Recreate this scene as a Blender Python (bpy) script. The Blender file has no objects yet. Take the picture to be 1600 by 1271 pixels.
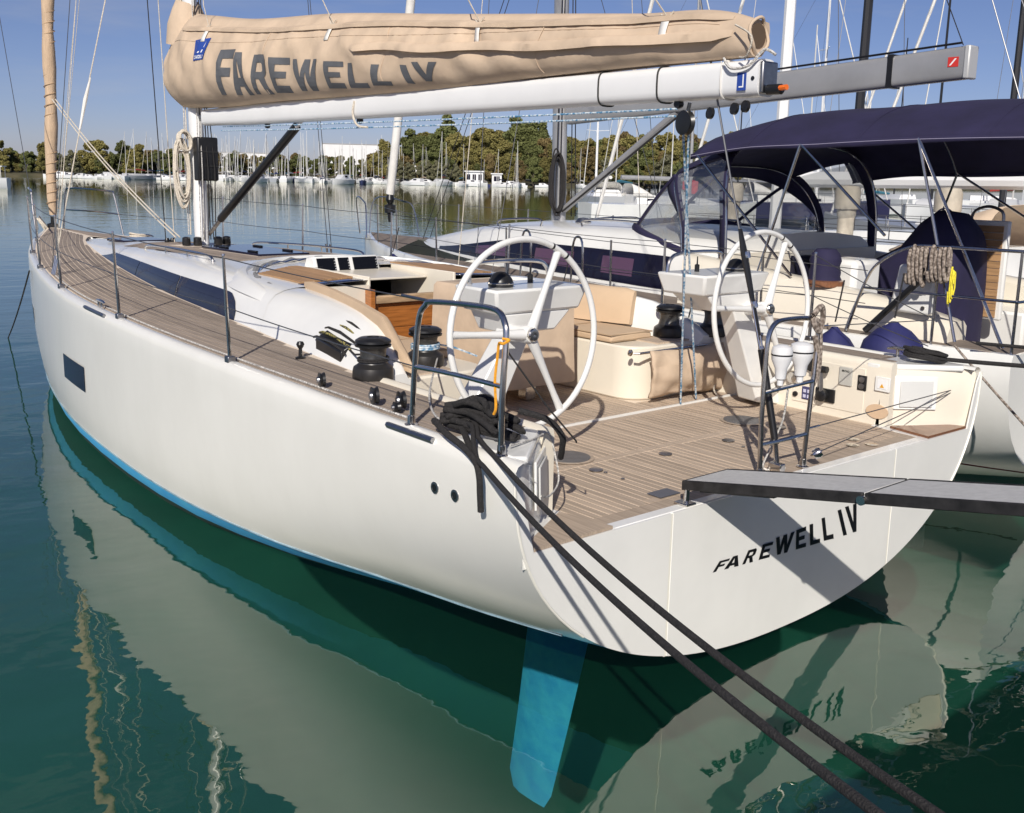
import bpy, bmesh, math, random
import numpy as np
from mathutils import Vector, Matrix

SC = bpy.context.scene
COL = SC.collection
R = math.radians

# ------------------------------------------------------------------ camera
cam_data = bpy.data.cameras.new('camera')
cam = bpy.data.objects.new('camera', cam_data)
COL.objects.link(cam)
RT = Vector((-0.64114, -0.76715, 0.02053)); UP = Vector((0.15464, -0.10294, 0.98259)); FW = Vector((0.75168, -0.63316, -0.18463))
cam.matrix_world = Matrix(((RT.x, UP.x, -FW.x, -3.3374), (RT.y, UP.y, -FW.y, 5.0086), (RT.z, UP.z, -FW.z, 2.7), (0, 0, 0, 1)))
cam_data.sensor_fit = 'HORIZONTAL'; cam_data.sensor_width = 36; cam_data.lens = 36.017
cam_data.shift_y = -0.03656
cam_data.clip_start = 0.05; cam_data.clip_end = 6000
SC.camera = cam

# ------------------------------------------------------------------ light
SUN_EL = R(33); SUN_AZ = math.atan2(-0.66, 0.75)        # azimuth measured from +Y towards +X
world = bpy.data.worlds.new('World'); SC.world = world; world.use_nodes = True
nt = world.node_tree; nt.nodes.clear()
sky = nt.nodes.new('ShaderNodeTexSky'); sky.sky_type = 'NISHITA'; sky.sun_disc = False
sky.sun_elevation = SUN_EL; sky.sun_rotation = SUN_AZ; sky.altitude = 100; sky.air_density = 0.75; sky.dust_density = 0.4; sky.ozone_density = 6.0
bg = nt.nodes.new('ShaderNodeBackground'); bg.inputs['Strength'].default_value = 0.066
wo = nt.nodes.new('ShaderNodeOutputWorld')
tint = nt.nodes.new('ShaderNodeMix'); tint.data_type = 'RGBA'; tint.blend_type = 'MULTIPLY'; tint.inputs[0].default_value = 1.0; tint.inputs[7].default_value = (1.13, 0.91, 0.97, 1)
nt.links.new(sky.outputs[0], tint.inputs[6])
# thin high cirrus, faint
wc_ = nt.nodes.new('ShaderNodeTexCoord'); wm = nt.nodes.new('ShaderNodeMapping'); wm.inputs['Scale'].default_value = (2.2, 2.2, 16.0)
wn = nt.nodes.new('ShaderNodeTexNoise'); wn.inputs['Scale'].default_value = 1.6; wn.inputs['Detail'].default_value = 6; wn.inputs['Roughness'].default_value = 0.6
wr_ = nt.nodes.new('ShaderNodeMapRange'); wr_.inputs[1].default_value = 0.50; wr_.inputs[2].default_value = 0.80; wr_.inputs[3].default_value = 0.0; wr_.inputs[4].default_value = 0.28
nt.links.new(wc_.outputs['Generated'], wm.inputs[0]); nt.links.new(wm.outputs[0], wn.inputs['Vector']); nt.links.new(wn.outputs[0], wr_.inputs[0])
cm = nt.nodes.new('ShaderNodeMix'); cm.data_type = 'RGBA'; cm.inputs[7].default_value = (6.4, 6.6, 7.2, 1)
nt.links.new(wr_.outputs[0], cm.inputs[0]); nt.links.new(tint.outputs[2], cm.inputs[6]); nt.links.new(cm.outputs[2], bg.inputs[0]); nt.links.new(bg.outputs[0], wo.inputs[0])
sun_data = bpy.data.lights.new('sun', 'SUN'); sun_data.energy = 4.2; sun_data.angle = R(0.53); sun_data.color = (1.0, 0.945, 0.86)
sun = bpy.data.objects.new('sun', sun_data); COL.objects.link(sun)
sdir = Vector((math.sin(SUN_AZ) * math.cos(SUN_EL), math.cos(SUN_AZ) * math.cos(SUN_EL), math.sin(SUN_EL)))
sun.rotation_euler = sdir.to_track_quat('Z', 'Y').to_euler(); sun.location = sdir * 60
SC.view_settings.view_transform = 'Standard'; SC.view_settings.look = 'None'
SC.view_settings.exposure = 0.17; SC.view_settings.gamma = 1.0
SC.render.engine = 'CYCLES'
SC.cycles.max_bounces = 10; SC.cycles.transparent_max_bounces = 24; SC.cycles.caustics_reflective = True; SC.cycles.blur_glossy = 0.2; SC.cycles.caustics_refractive = False
SC.cycles.use_denoising = True
SC.cycles.sample_clamp_indirect = 6

# ------------------------------------------------------------------ materials
MATS = {}
def M(name, col, rough=0.5, metal=0.0, var=0.0, scale=3.0, bump=0.0, bscale=40.0, rnd=0.0, stretch=None, col2=None, coat=0.0, spec=0.5, detail=4.0, sheen=0.0):
    """procedural principled material; var = brightness mottling, col2 = second colour of the mottling, rnd = per-object variation"""
    if name in MATS: return MATS[name]
    m = bpy.data.materials.new(name); m.use_nodes = True; t = m.node_tree; b = t.nodes['Principled BSDF']
    b.inputs['Roughness'].default_value = rough; b.inputs['Metallic'].default_value = metal
    b.inputs['Specular IOR Level'].default_value = spec
    b.inputs['Coat Weight'].default_value = coat; b.inputs['Coat Roughness'].default_value = 0.08
    c = (*col, 1)
    b.inputs['Base Color'].default_value = c
    L = t.links.new; N = t.nodes.new
    src = None
    co = N('ShaderNodeTexCoord'); vec = co.outputs['Object']
    if stretch:
        mp = N('ShaderNodeMapping'); mp.inputs['Scale'].default_value = stretch; L(vec, mp.inputs[0]); vec = mp.outputs[0]
    if var or col2:
        n = N('ShaderNodeTexNoise'); n.inputs['Scale'].default_value = scale; n.inputs['Detail'].default_value = detail; n.inputs['Roughness'].default_value = 0.6
        L(vec, n.inputs['Vector'])
        rp = N('ShaderNodeValToRGB'); rp.color_ramp.elements[0].position = 0.32; rp.color_ramp.elements[1].position = 0.68
        a = tuple(max(0, x * (1 - var)) for x in col); d = col2 if col2 else tuple(min(1, x * (1 + var)) for x in col)
        rp.color_ramp.elements[0].color = (*a, 1); rp.color_ramp.elements[1].color = (*d, 1)
        L(n.outputs[0], rp.inputs[0]); src = rp.outputs[0]
    if rnd:
        oi = N('ShaderNodeObjectInfo'); mr = N('ShaderNodeMapRange'); mr.inputs[3].default_value = 1 - rnd; mr.inputs[4].default_value = 1 + rnd
        L(oi.outputs['Random'], mr.inputs[0])
        mx = N('ShaderNodeMix'); mx.data_type = 'RGBA'; mx.blend_type = 'MULTIPLY'; mx.inputs[0].default_value = 1.0
        if src: L(src, mx.inputs[6])
        else: mx.inputs[6].default_value = c
        L(mr.outputs[0], mx.inputs[7]); src = mx.outputs[2]
    if src: L(src, b.inputs['Base Color'])
    if bump:
        n2 = N('ShaderNodeTexNoise'); n2.inputs['Scale'].default_value = bscale; n2.inputs['Detail'].default_value = 3; L(vec, n2.inputs['Vector'])
        bp = N('ShaderNodeBump'); bp.inputs['Strength'].default_value = bump; bp.inputs['Distance'].default_value = 0.02
        L(n2.outputs[0], bp.inputs['Height']); L(bp.outputs[0], b.inputs['Normal'])
    MATS[name] = m
    return m

GEL = M('white_gelcoat', (0.77, 0.765, 0.735), 0.22, var=0.05, scale=1.3, bump=0.03, bscale=2.5, coat=0.3)
HULLW = M('hull_gelcoat', (0.745, 0.73, 0.68), 0.2, scale=1.6, col2=(0.79, 0.775, 0.725), bump=0.10, bscale=3.0, coat=0.4, stretch=(1.0, 1, 0.7), detail=8)
CREAM = M('cream_gelcoat', (0.74, 0.68, 0.57), 0.3, var=0.03, scale=2)
ANTIF = M('blue_antifouling', (0.055, 0.36, 0.72), 0.65, var=0.12, col2=(0.075, 0.40, 0.62), scale=4.0, bump=0.25, bscale=14, detail=8)
TEAK = M('sole_teak', (0.43, 0.340, 0.258), 0.7, var=0.22, scale=5, stretch=(0.5, 14, 6), rnd=0.14, bump=0.08, bscale=14)
TEAKG = M('deck_teak', (0.29, 0.235, 0.19), 0.72, var=0.24, scale=5, stretch=(0.5, 14, 6), rnd=0.13, bump=0.08, bscale=14)
TEAKO = M('fresh_teak', (0.40, 0.235, 0.115), 0.6, var=0.2, scale=5, stretch=(0.5, 14, 6), rnd=0.12)
TEAKW = M('wet_teak', (0.20, 0.085, 0.04), 0.35, var=0.3, scale=6, stretch=(2, 12, 4), coat=0.4)
CAULK = M('pale_caulk', (0.72, 0.61, 0.49), 0.75, var=0.08, scale=9)
VARN = M('varnished_wood', (0.36, 0.13, 0.032), 0.25, var=0.3, scale=4, stretch=(2, 1.0, 14), coat=0.6)
CHROME = M('polished_steel', (0.66, 0.63, 0.59), 0.17, 1.0, var=0.1, scale=30)
STEELD = M('dull_steel', (0.35, 0.35, 0.36), 0.35, 1.0, var=0.15, scale=20)
WIRE = M('wire_steel', (0.16, 0.16, 0.165), 0.4, 0.8)
BLACK = M('black_plastic', (0.012, 0.012, 0.013), 0.35, var=0.2, scale=12)
ANOD = M('dark_anodised', (0.05, 0.047, 0.045), 0.38, 0.6, var=0.15, scale=9)
RUBBER = M('black_rubber', (0.02, 0.02, 0.02), 0.7)
GLASSD = M('dark_acrylic', (0.010, 0.010, 0.024), 0.06, var=0.2, scale=2, spec=0.35, bump=0.04, bscale=1.5)
SCREEN = M('black_screen', (0.006, 0.006, 0.007), 0.12)
CANVAS = M('beige_canvas', (0.56, 0.43, 0.31), 0.85, var=0.12, scale=2.6, bump=0.75, bscale=4.2, sheen=0.2)
CUSH = M('beige_cushion', (0.56, 0.41, 0.27), 0.8, var=0.05, scale=3, bump=0.12, bscale=9)
NAVY = M('navy_canvas', (0.017, 0.014, 0.050), 0.85, var=0.22, scale=2.5, bump=0.6, bscale=3.2)
NAVYF = M('navy_fender', (0.02, 0.022, 0.10), 0.65, var=0.15, scale=6)
ALUW = M('white_spar', (0.76, 0.76, 0.755), 0.28, var=0.03, scale=2)
ALUG = M('grey_spar', (0.36, 0.36, 0.365), 0.35, 0.35, var=0.1, scale=1.5)
SAILB = M('tan_sailcloth', (0.55, 0.40, 0.27), 0.8, var=0.14, scale=2.5, stretch=(8, 8, 1.5), bump=0.3, bscale=6)
SAILW = M('white_sailcloth', (0.72, 0.70, 0.66), 0.75, var=0.1, scale=3, bump=0.2, bscale=5)
GREYT = M('grey_print', (0.10, 0.105, 0.115), 0.8, var=0.1, scale=8)
INK = M('black_vinyl', (0.008, 0.008, 0.009), 0.3)
BLUEP = M('blue_patch', (0.02, 0.06, 0.30), 0.6)
WHITEP = M('white_print', (0.8, 0.8, 0.8), 0.6)
ROPEK = M('black_rope', (0.022, 0.020, 0.020), 0.85, var=0.45, scale=90, bump=0.6, bscale=160)
ROPEW = M('white_rope', (0.60, 0.54, 0.45), 0.85, var=0.2, scale=60, bump=0.5, bscale=120)
ROPEWG = M('flecked_rope', (0.5, 0.48, 0.45), 0.85, var=0.6, scale=70, bump=0.5, bscale=120)
ROPEB = M('blue_rope', (0.07, 0.22, 0.38), 0.8, col2=(0.62, 0.68, 0.72), scale=55, detail=0)
ROPEO = M('orange_rope', (0.75, 0.33, 0.02), 0.8, var=0.2, scale=50)
ROPEY = M('yellow_rope', (0.80, 0.68, 0.05), 0.8, var=0.2, scale=50)
ROPEBR = M('brown_rope', (0.13, 0.10, 0.08), 0.85, col2=(0.38, 0.32, 0.27), scale=55, detail=0)
RED = M('red_cloth', (0.60, 0.03, 0.025), 0.8, var=0.1)
ORANGE = M('orange_plastic', (0.80, 0.16, 0.02), 0.4)
GREYP = M('passerelle_deck', (0.56, 0.555, 0.54), 0.8, var=0.08, scale=25, bump=0.4, bscale=220)
SCUFF = M('scuffed_black', (0.016, 0.015, 0.015), 0.6, var=0.6, scale=18, detail=8)

def clear_mat(name, tint, alpha):
    m = bpy.data.materials.new(name); m.use_nodes = True; t = m.node_tree; t.nodes.clear(); N = t.nodes.new; L = t.links.new
    tr = N('ShaderNodeBsdfTransparent'); tr.inputs[0].default_value = (*tint, 1)
    gl = N('ShaderNodeBsdfGlossy'); gl.inputs['Roughness'].default_value = 0.06
    tc = N('ShaderNodeTexCoord'); nz = N('ShaderNodeTexNoise'); nz.inputs['Scale'].default_value = 3.5; nz.inputs['Detail'].default_value = 2
    bp = N('ShaderNodeBump'); bp.inputs['Strength'].default_value = 0.35; bp.inputs['Distance'].default_value = 0.05
    L(tc.outputs['Object'], nz.inputs['Vector']); L(nz.outputs[0], bp.inputs['Height']); L(bp.outputs[0], gl.inputs['Normal'])
    dh = N('ShaderNodeBsdfDiffuse'); dh.inputs[0].default_value = (0.75, 0.75, 0.76, 1); mh_ = N('ShaderNodeMixShader'); mh_.inputs[0].default_value = 0.14; L(tr.outputs[0], mh_.inputs[1]); L(dh.outputs[0], mh_.inputs[2])
    mx = N('ShaderNodeMixShader'); mx.inputs[0].default_value = alpha; o = N('ShaderNodeOutputMaterial')
    L(mh_.outputs[0], mx.inputs[1]); L(gl.outputs[0], mx.inputs[2]); L(mx.outputs[0], o.inputs[0])
    MATS[name] = m; return m
VINYL = clear_mat('clear_vinyl', (0.80, 0.81, 0.80), 0.22)

# ------------------------------------------------------------------ mesh helpers
def basis(d):
    d = Vector(d).normalized(); a = Vector((0, 0, 1)) if abs(d.z) < 0.9 else Vector((1, 0, 0))
    u = d.cross(a).normalized(); return u, d.cross(u).normalized(), d
class MB:
    def __init__(s): s.v = []; s.f = []
    def add(s, vs, fs):
        o = len(s.v); s.v += [tuple(v) for v in vs]; s.f += [tuple(i + o for i in f) for f in fs]; return s
    def box(s, c, d, rot=None):
        x, y, z = d[0] / 2, d[1] / 2, d[2] / 2; c = Vector(c)
        vs = [Vector(p) for p in ((-x, -y, -z), (x, -y, -z), (x, y, -z), (-x, y, -z), (-x, -y, z), (x, -y, z), (x, y, z), (-x, y, z))]
        if rot is not None: vs = [rot @ v for v in vs]
        return s.add([v + c for v in vs], [(0, 3, 2, 1), (4, 5, 6, 7), (0, 1, 5, 4), (1, 2, 6, 5), (2, 3, 7, 6), (3, 0, 4, 7)])
    def bounds(s, x0, x1, y0, y1, z0, z1): return s.box(((x0 + x1) / 2, (y0 + y1) / 2, (z0 + z1) / 2), (abs(x1 - x0), abs(y1 - y0), abs(z1 - z0)))
    def hexa(s, p): return s.add(p, [(0, 3, 2, 1), (4, 5, 6, 7), (0, 1, 5, 4), (1, 2, 6, 5), (2, 3, 7, 6), (3, 0, 4, 7)])
    def loft(s, rings, closed=True, caps=True):
        n = len(rings[0]); vs = [p for r in rings for p in r]; fs = []
        for i in range(len(rings) - 1):
            for j in range(n if closed else n - 1):
                k = (j + 1) % n; fs.append((i * n + j, i * n + k, (i + 1) * n + k, (i + 1) * n + j))
        if caps and closed: fs += [tuple(range(n))[::-1], tuple(range((len(rings) - 1) * n, len(rings) * n))]
        return s.add(vs, fs)
    def tube(s, pts, r, n=8, closed=False, caps=True):
        P = [Vector(p) for p in pts]; m = len(P); rr = r if hasattr(r, '__len__') else [r] * m
        u = None; rings = []
        for i in range(m):
            a = P[(i - 1) % m] if (closed or i > 0) else P[i]; b = P[(i + 1) % m] if (closed or i < m - 1) else P[i]
            d = (b - a)
            d = d.normalized() if d.length > 1e-9 else Vector((0, 0, 1))
            if u is None: u = basis(d)[0]
            u = (u - d * u.dot(d)); u = u.normalized() if u.length > 1e-6 else basis(d)[0]
            w = d.cross(u)
            rings.append([P[i] + (u * math.cos(2 * math.pi * k / n) + w * math.sin(2 * math.pi * k / n)) * rr[i] for k in range(n)])
        if closed: rings.append(rings[0]); return s.loft(rings, True, False)
        return s.loft(rings, True, caps)
    def lathe(s, prof, o=(0, 0, 0), ax=(0, 0, 1), n=24):
        u, w, d = basis(ax); o = Vector(o); rings = []
        for r, z in prof: rings.append([o + d * z + (u * math.cos(2 * math.pi * k / n) + w * math.sin(2 * math.pi * k / n)) * max(r, 1e-4) for k in range(n)])
        return s.loft(rings, True, True)
    def sheet(s, fn, nu, nv):
        vs = [fn(i / nu, j / nv) for i in range(nu + 1) for j in range(nv + 1)]
        fs = [(i * (nv + 1) + j, (i + 1) * (nv + 1) + j, (i + 1) * (nv + 1) + j + 1, i * (nv + 1) + j + 1) for i in range(nu) for j in range(nv)]
        return s.add(vs, fs)
    def prism(s, poly, fn0, fn1):
        """extruded polygon: fn0 / fn1 map (a, b) to the two end points"""
        n = len(poly); vs = [fn0(*p) for p in poly] + [fn1(*p) for p in poly]
        return s.add(vs, [tuple(range(n))[::-1], tuple(range(n, 2 * n))] + [(i, (i + 1) % n, n + (i + 1) % n, n + i) for i in range(n)])
    def build(s, name, mat, parent=None, smooth=35, bevel=0, solid=0, seg=2, fix=True):
        me = bpy.data.meshes.new(name); me.from_pydata(s.v, [], s.f); me.update()
        if fix:
            bm = bmesh.new(); bm.from_mesh(me); bmesh.ops.recalc_face_normals(bm, faces=bm.faces[:]); bm.to_mesh(me); bm.free()
        me.materials.append(mat)
        if smooth:
            me.polygons.foreach_set('use_smooth', [True] * len(me.polygons))
            if smooth < 179: me.set_sharp_from_angle(angle=R(smooth))
        o = bpy.data.objects.new(name, me); COL.objects.link(o)
        if parent is not None: o.parent = parent
        if solid:
            k = o.modifiers.new('Solid', 'SOLIDIFY'); k.thickness = solid; k.offset = -1
        if bevel:
            k = o.modifiers.new('Bevel', 'BEVEL'); k.width = bevel; k.segments = seg; k.limit_method = 'ANGLE'; k.angle_limit = R(40)
        return o
def thing(name, label, cat, group=None, loc=(0, 0, 0)):
    o = bpy.data.objects.new(name, None); COL.objects.link(o); o.location = loc; o.empty_display_size = 0.2
    return tag(o, label, cat, group)
def tag(o, label, cat, group=None):
    o['label'] = label; o['category'] = cat
    if group: o['group'] = group
    return o
def lab(o, label): o['label'] = label; return o
def struct(o): o['kind'] = 'structure'; return o
def stuff(o): o['kind'] = 'stuff'; return o
def dup(root, loc=None, rz=None, scale=None, label=None, group=None):
    r = root.copy(); COL.objects.link(r)
    if loc is not None: r.location = loc
    if rz is not None: r.rotation_euler = (0, 0, rz)
    if scale is not None: r.scale = scale if hasattr(scale, '__len__') else (scale,) * 3
    if label: r['label'] = label
    if group: r['group'] = group
    for ch in list(root.children):
        c = ch.copy(); COL.objects.link(c); c.parent = r
        for g in ch.children:
            d = g.copy(); COL.objects.link(d); d.parent = c
    return r
def bez(pts, k=6, closed=False):
    """Catmull-Rom through pts"""
    P = [Vector(p) for p in pts]; n = len(P); out = []
    for i in range(n if closed else n - 1):
        g = (lambda j: P[j % n]) if closed else (lambda j: P[min(max(j, 0), n - 1)])
        a, b, c, d = g(i - 1), g(i), g(i + 1), g(i + 2)
        for t in range(k):
            t /= k; out.append(0.5 * ((2 * b) + (c - a) * t + (2 * a - 5 * b + 4 * c - d) * t * t + (3 * b - a - 3 * c + d) * t ** 3))
    if not closed: out.append(P[-1])
    return out
def sag(a, b, s, n=16):
    a, b = Vector(a), Vector(b)
    return [a.lerp(b, i / n) - Vector((0, 0, 4 * s * (i / n) * (1 - i / n))) for i in range(n + 1)]
def cub(xs, ys):
    """smooth monotone interpolation through a table"""
    xs = np.array(xs, float); ys = np.array(ys, float); m = np.gradient(ys, xs)
    def f(x):
        x = min(max(x, xs[0]), xs[-1]); i = int(min(max(np.searchsorted(xs, x) - 1, 0), len(xs) - 2)); h = xs[i + 1] - xs[i]; t = (x - xs[i]) / h
        return float((2 * t ** 3 - 3 * t * t + 1) * ys[i] + (t ** 3 - 2 * t * t + t) * h * m[i] + (-2 * t ** 3 + 3 * t * t) * ys[i + 1] + (t ** 3 - t * t) * h * m[i + 1])
    return f
rng = random.Random(7)

# flat lettering: every glyph is one or more non-overlapping polygons in a unit box
def S(w): return w
GLYPH = {
 'F': [[(0, 0), (.3, 0), (.3, .4), (.78, .4), (.78, .6), (.3, .6), (.3, .8), (1, .8), (1, 1), (0, 1)]],
 'A': [[(0, 0), (.3, 0), (.36, .2), (.64, .2), (.70, 0), (1, 0), (.66, 1), (.5, 1), (.5, .82), (.58, .4), (.42, .4), (.5, .82), (.5, 1), (.34, 1)]],
 'R': [[(0, 0), (.3, 0), (.3, .38), (.46, .38), (.68, 0), (1, 0), (.74, .42), (.95, .55), (.95, .86), (.8, 1), (.3, 1), (.3, .8), (.6, .8), (.65, .75), (.65, .6), (.6, .56), (.3, .56), (.3, 1), (0, 1)]],
 'E': [[(0, 0), (1, 0), (1, .2), (.3, .2), (.3, .41), (.85, .41), (.85, .6), (.3, .6), (.3, .8), (1, .8), (1, 1), (0, 1)]],
 'W': [[(0, 1), (.15, 0), (.38, 0), (.5, .6), (.62, 0), (.85, 0), (1, 1), (.8, 1), (.72, .42), (.6, 1), (.4, 1), (.28, .42), (.2, 1)]],
 'L': [[(0, 0), (1, 0), (1, .2), (.34, .2), (.34, 1), (0, 1)]],
 'I': [[(0, 0), (1, 0), (1, 1), (0, 1)]],
 'V': [[(.35, 0), (.65, 0), (1, 1), (.7, 1), (.5, .35), (.3, 1), (0, 1)]],
 'Z': [[(0, 0), (1, 0), (1, .2), (.4, .2), (1, .82), (1, 1), (0, 1), (0, .8), (.6, .8), (0, .18)]],
 'O': [[(0, 0), (1, 0), (1, 1), (0, 1), (0, .2), (.28, .2), (.28, .8), (.72, .8), (.72, .2), (0, .2)]],
 'D': [[(0, 0), (.8, 0), (1, .2), (1, .8), (.8, 1), (0, 1), (0, .2), (.28, .2), (.28, .8), (.7, .8), (.7, .2), (0, .2)]],
 'B': [[(0, 0), (1, 0), (1, 1), (0, 1), (0, .58), (.7, .58), (.7, .8), (.3, .8), (.3, .58), (0, .58), (0, .2), (.3, .2), (.3, .42), (.7, .42), (.7, .2), (0, .2)]],
 '&': [[(0, 0), (1, 0), (1, 1), (0, 1), (0, .2), (.3, .2), (.3, .8), (.7, .8), (.7, .2), (0, .2)]],
 'G': [[(0, 0), (1, 0), (1, .55), (.5, .55), (.5, .38), (.7, .38), (.7, .2), (.3, .2), (.3, .8), (1, .8), (1, 1), (0, 1)]],
}
def glyph_mesh(ch, fn, name, mat, parent, cuts=0):
    """ch mapped through fn(a, b) -> 3D point; cuts = grid cuts so that the letter follows a curved surface"""
    bm = bmesh.new()
    for poly in GLYPH[ch]:
        bm.faces.new([bm.verts.new((a, b, 0)) for a, b in poly])
    bm.normal_update(); bmesh.ops.triangulate(bm, faces=bm.faces[:])
    for k in range(1, cuts):
        for co, no in (((k / cuts, 0, 0), (1, 0, 0)), ((0, k / cuts, 0), (0, 1, 0))):
            bmesh.ops.bisect_plane(bm, geom=bm.verts[:] + bm.edges[:] + bm.faces[:], plane_co=co, plane_no=no)
    for v in bm.verts: v.co = fn(v.co.x, v.co.y)
    me = bpy.data.meshes.new(name); bm.to_mesh(me); bm.free(); me.materials.append(mat)
    o = bpy.data.objects.new(name, me); COL.objects.link(o); o.parent = parent
    return o
# ================================================================== the setting: water, shore, trees
def water_mat():
    m = bpy.data.materials.new('harbour_water'); m.use_nodes = True; t = m.node_tree; t.nodes.clear(); N = t.nodes.new; L = t.links.new
    tc = N('ShaderNodeTexCoord')
    def noise(scale, st, det):
        mp = N('ShaderNodeMapping'); mp.inputs['Scale'].default_value = st; mp.inputs['Rotation'].default_value = (0, 0, R(-38)); L(tc.outputs['Object'], mp.inputs[0])
        n = N('ShaderNodeTexNoise'); n.inputs['Scale'].default_value = scale; n.inputs['Detail'].default_value = det; n.inputs['Roughness'].default_value = 0.45
        L(mp.outputs[0], n.inputs['Vector']); return n.outputs[0]
    a = noise(0.55, (1.6, 0.7, 1), 1.0); b = noise(2.6, (1.2, 0.8, 1), 2.0)
    b1 = N('ShaderNodeBump'); b1.inputs['Strength'].default_value = 1.0; b1.inputs['Distance'].default_value = 0.012
    b2 = N('ShaderNodeBump'); b2.inputs['Strength'].default_value = 1.0; b2.inputs['Distance'].default_value = 0.0055
    c = noise(8.5, (1.1, .85, 1), 2.0); b3 = N('ShaderNodeBump'); b3.inputs['Strength'].default_value = 1.0; b3.inputs['Distance'].default_value = 0.0008; L(c, b3.inputs['Height'])
    L(a, b1.inputs['Height']); L(b, b2.inputs['Height']); L(b1.outputs[0], b2.inputs['Normal']); L(b2.outputs[0], b3.inputs['Normal'])
    nrm = b3.outputs[0]
    gl = N('ShaderNodeBsdfGlossy'); gl.inputs['Roughness'].default_value = 0.015; gl.inputs[0].default_value = (0.97, 0.95, 0.87, 1); L(nrm, gl.inputs['Normal'])
    tr = N('ShaderNodeBsdfTransparent'); tr.inputs[0].default_value = (0.66, 0.98, 0.96, 1)
    df = N('ShaderNodeBsdfDiffuse'); df.inputs[0].default_value = (0.014, 0.130, 0.070, 1)
    m1 = N('ShaderNodeMixShader'); m1.inputs[0].default_value = 0.13; L(tr.outputs[0], m1.inputs[1]); L(df.outputs[0], m1.inputs[2])
    geo = N('ShaderNodeNewGeometry'); dp = N('ShaderNodeVectorMath'); dp.operation = 'DOT_PRODUCT'; L(nrm, dp.inputs[0]); L(geo.outputs['Incoming'], dp.inputs[1])
    ab = N('ShaderNodeMath'); ab.operation = 'ABSOLUTE'; L(dp.outputs['Value'], ab.inputs[0])
    om = N('ShaderNodeMath'); om.operation = 'SUBTRACT'; om.inputs[0].default_value = 1.0; om.use_clamp = True; L(ab.outputs[0], om.inputs[1])
    pw = N('ShaderNodeMath'); pw.operation = 'POWER'; pw.inputs[1].default_value = 4.5; L(om.outputs[0], pw.inputs[0])
    fr = N('ShaderNodeMath'); fr.operation = 'MULTIPLY_ADD'; fr.inputs[1].default_value = 0.87; fr.inputs[2].default_value = 0.13; fr.use_clamp = True; L(pw.outputs[0], fr.inputs[0])
    # same reflectance for light coming up through the surface
    m2 = N('ShaderNodeMixShader'); L(fr.outputs[0], m2.inputs[0]); L(m1.outputs[0], m2.inputs[1]); L(gl.outputs[0], m2.inputs[2])
    o = N('ShaderNodeOutputMaterial'); L(m2.outputs[0], o.inputs[0]); MATS['harbour_water'] = m; return m
WATER = water_mat()
BED = M('lake_bed', (0.012, 0.068, 0.038), 0.9, var=0.2, scale=0.3)
struct(MB().add([(-40, -1400, 0), (2600, -1400, 0), (2600, 900, 0), (-40, 900, 0)], [(0, 1, 2, 3)]).build('water', WATER, smooth=0, fix=False))
struct(MB().add([(-40, -1400, -5), (2600, -1400, -5), (2600, 900, -5), (-40, 900, -5)], [(0, 1, 2, 3)]).build('lake_bed', BED, smooth=0, fix=False))

# shoreline as it stands across the basin (x, y), left to right
SHORE = [(330, 260), (318, 120), (305, 20), (300, -40), (296, -75), (286, -114), (252, -140), (222, -158), (210, -174), (212, -205), (230, -260), (250, -330), (270, -460), (300, -700)]
GRASS = M('bank_grass', (0.055, 0.065, 0.025), 0.95, var=0.35, scale=0.15, col2=(0.12, 0.10, 0.055))
def shore_pt(t):
    n = len(SHORE) - 1; f = min(max(t, 0), 1) * n; i = min(int(f), n - 1); f -= i
    a, b = Vector(SHORE[i]), Vector(SHORE[i + 1]); d = (b - a).normalized(); nrm = Vector((-d.y, d.x))
    if nrm.x < 0: nrm = -nrm
    return a.lerp(b, f), d, nrm
vs = []; fs = []
for i, (x, y) in enumerate(SHORE):
    _, d, nm = shore_pt(i / (len(SHORE) - 1))
    for off, z in ((-1, -0.6), (1.0, 0.35), (4, 0.9), (40, 1.6), (900, 3.0)): vs.append((x + nm.x * off if off < 100 else x + 900, y + nm.y * off if off < 100 else y * 1.8, z))
for i in range(len(SHORE) - 1):
    for j in range(4): fs.append((i * 5 + j, (i + 1) * 5 + j, (i + 1) * 5 + j + 1, i * 5 + j + 1))
struct(MB().add(vs, fs).build('shore_terrain', GRASS, smooth=60))

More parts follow.
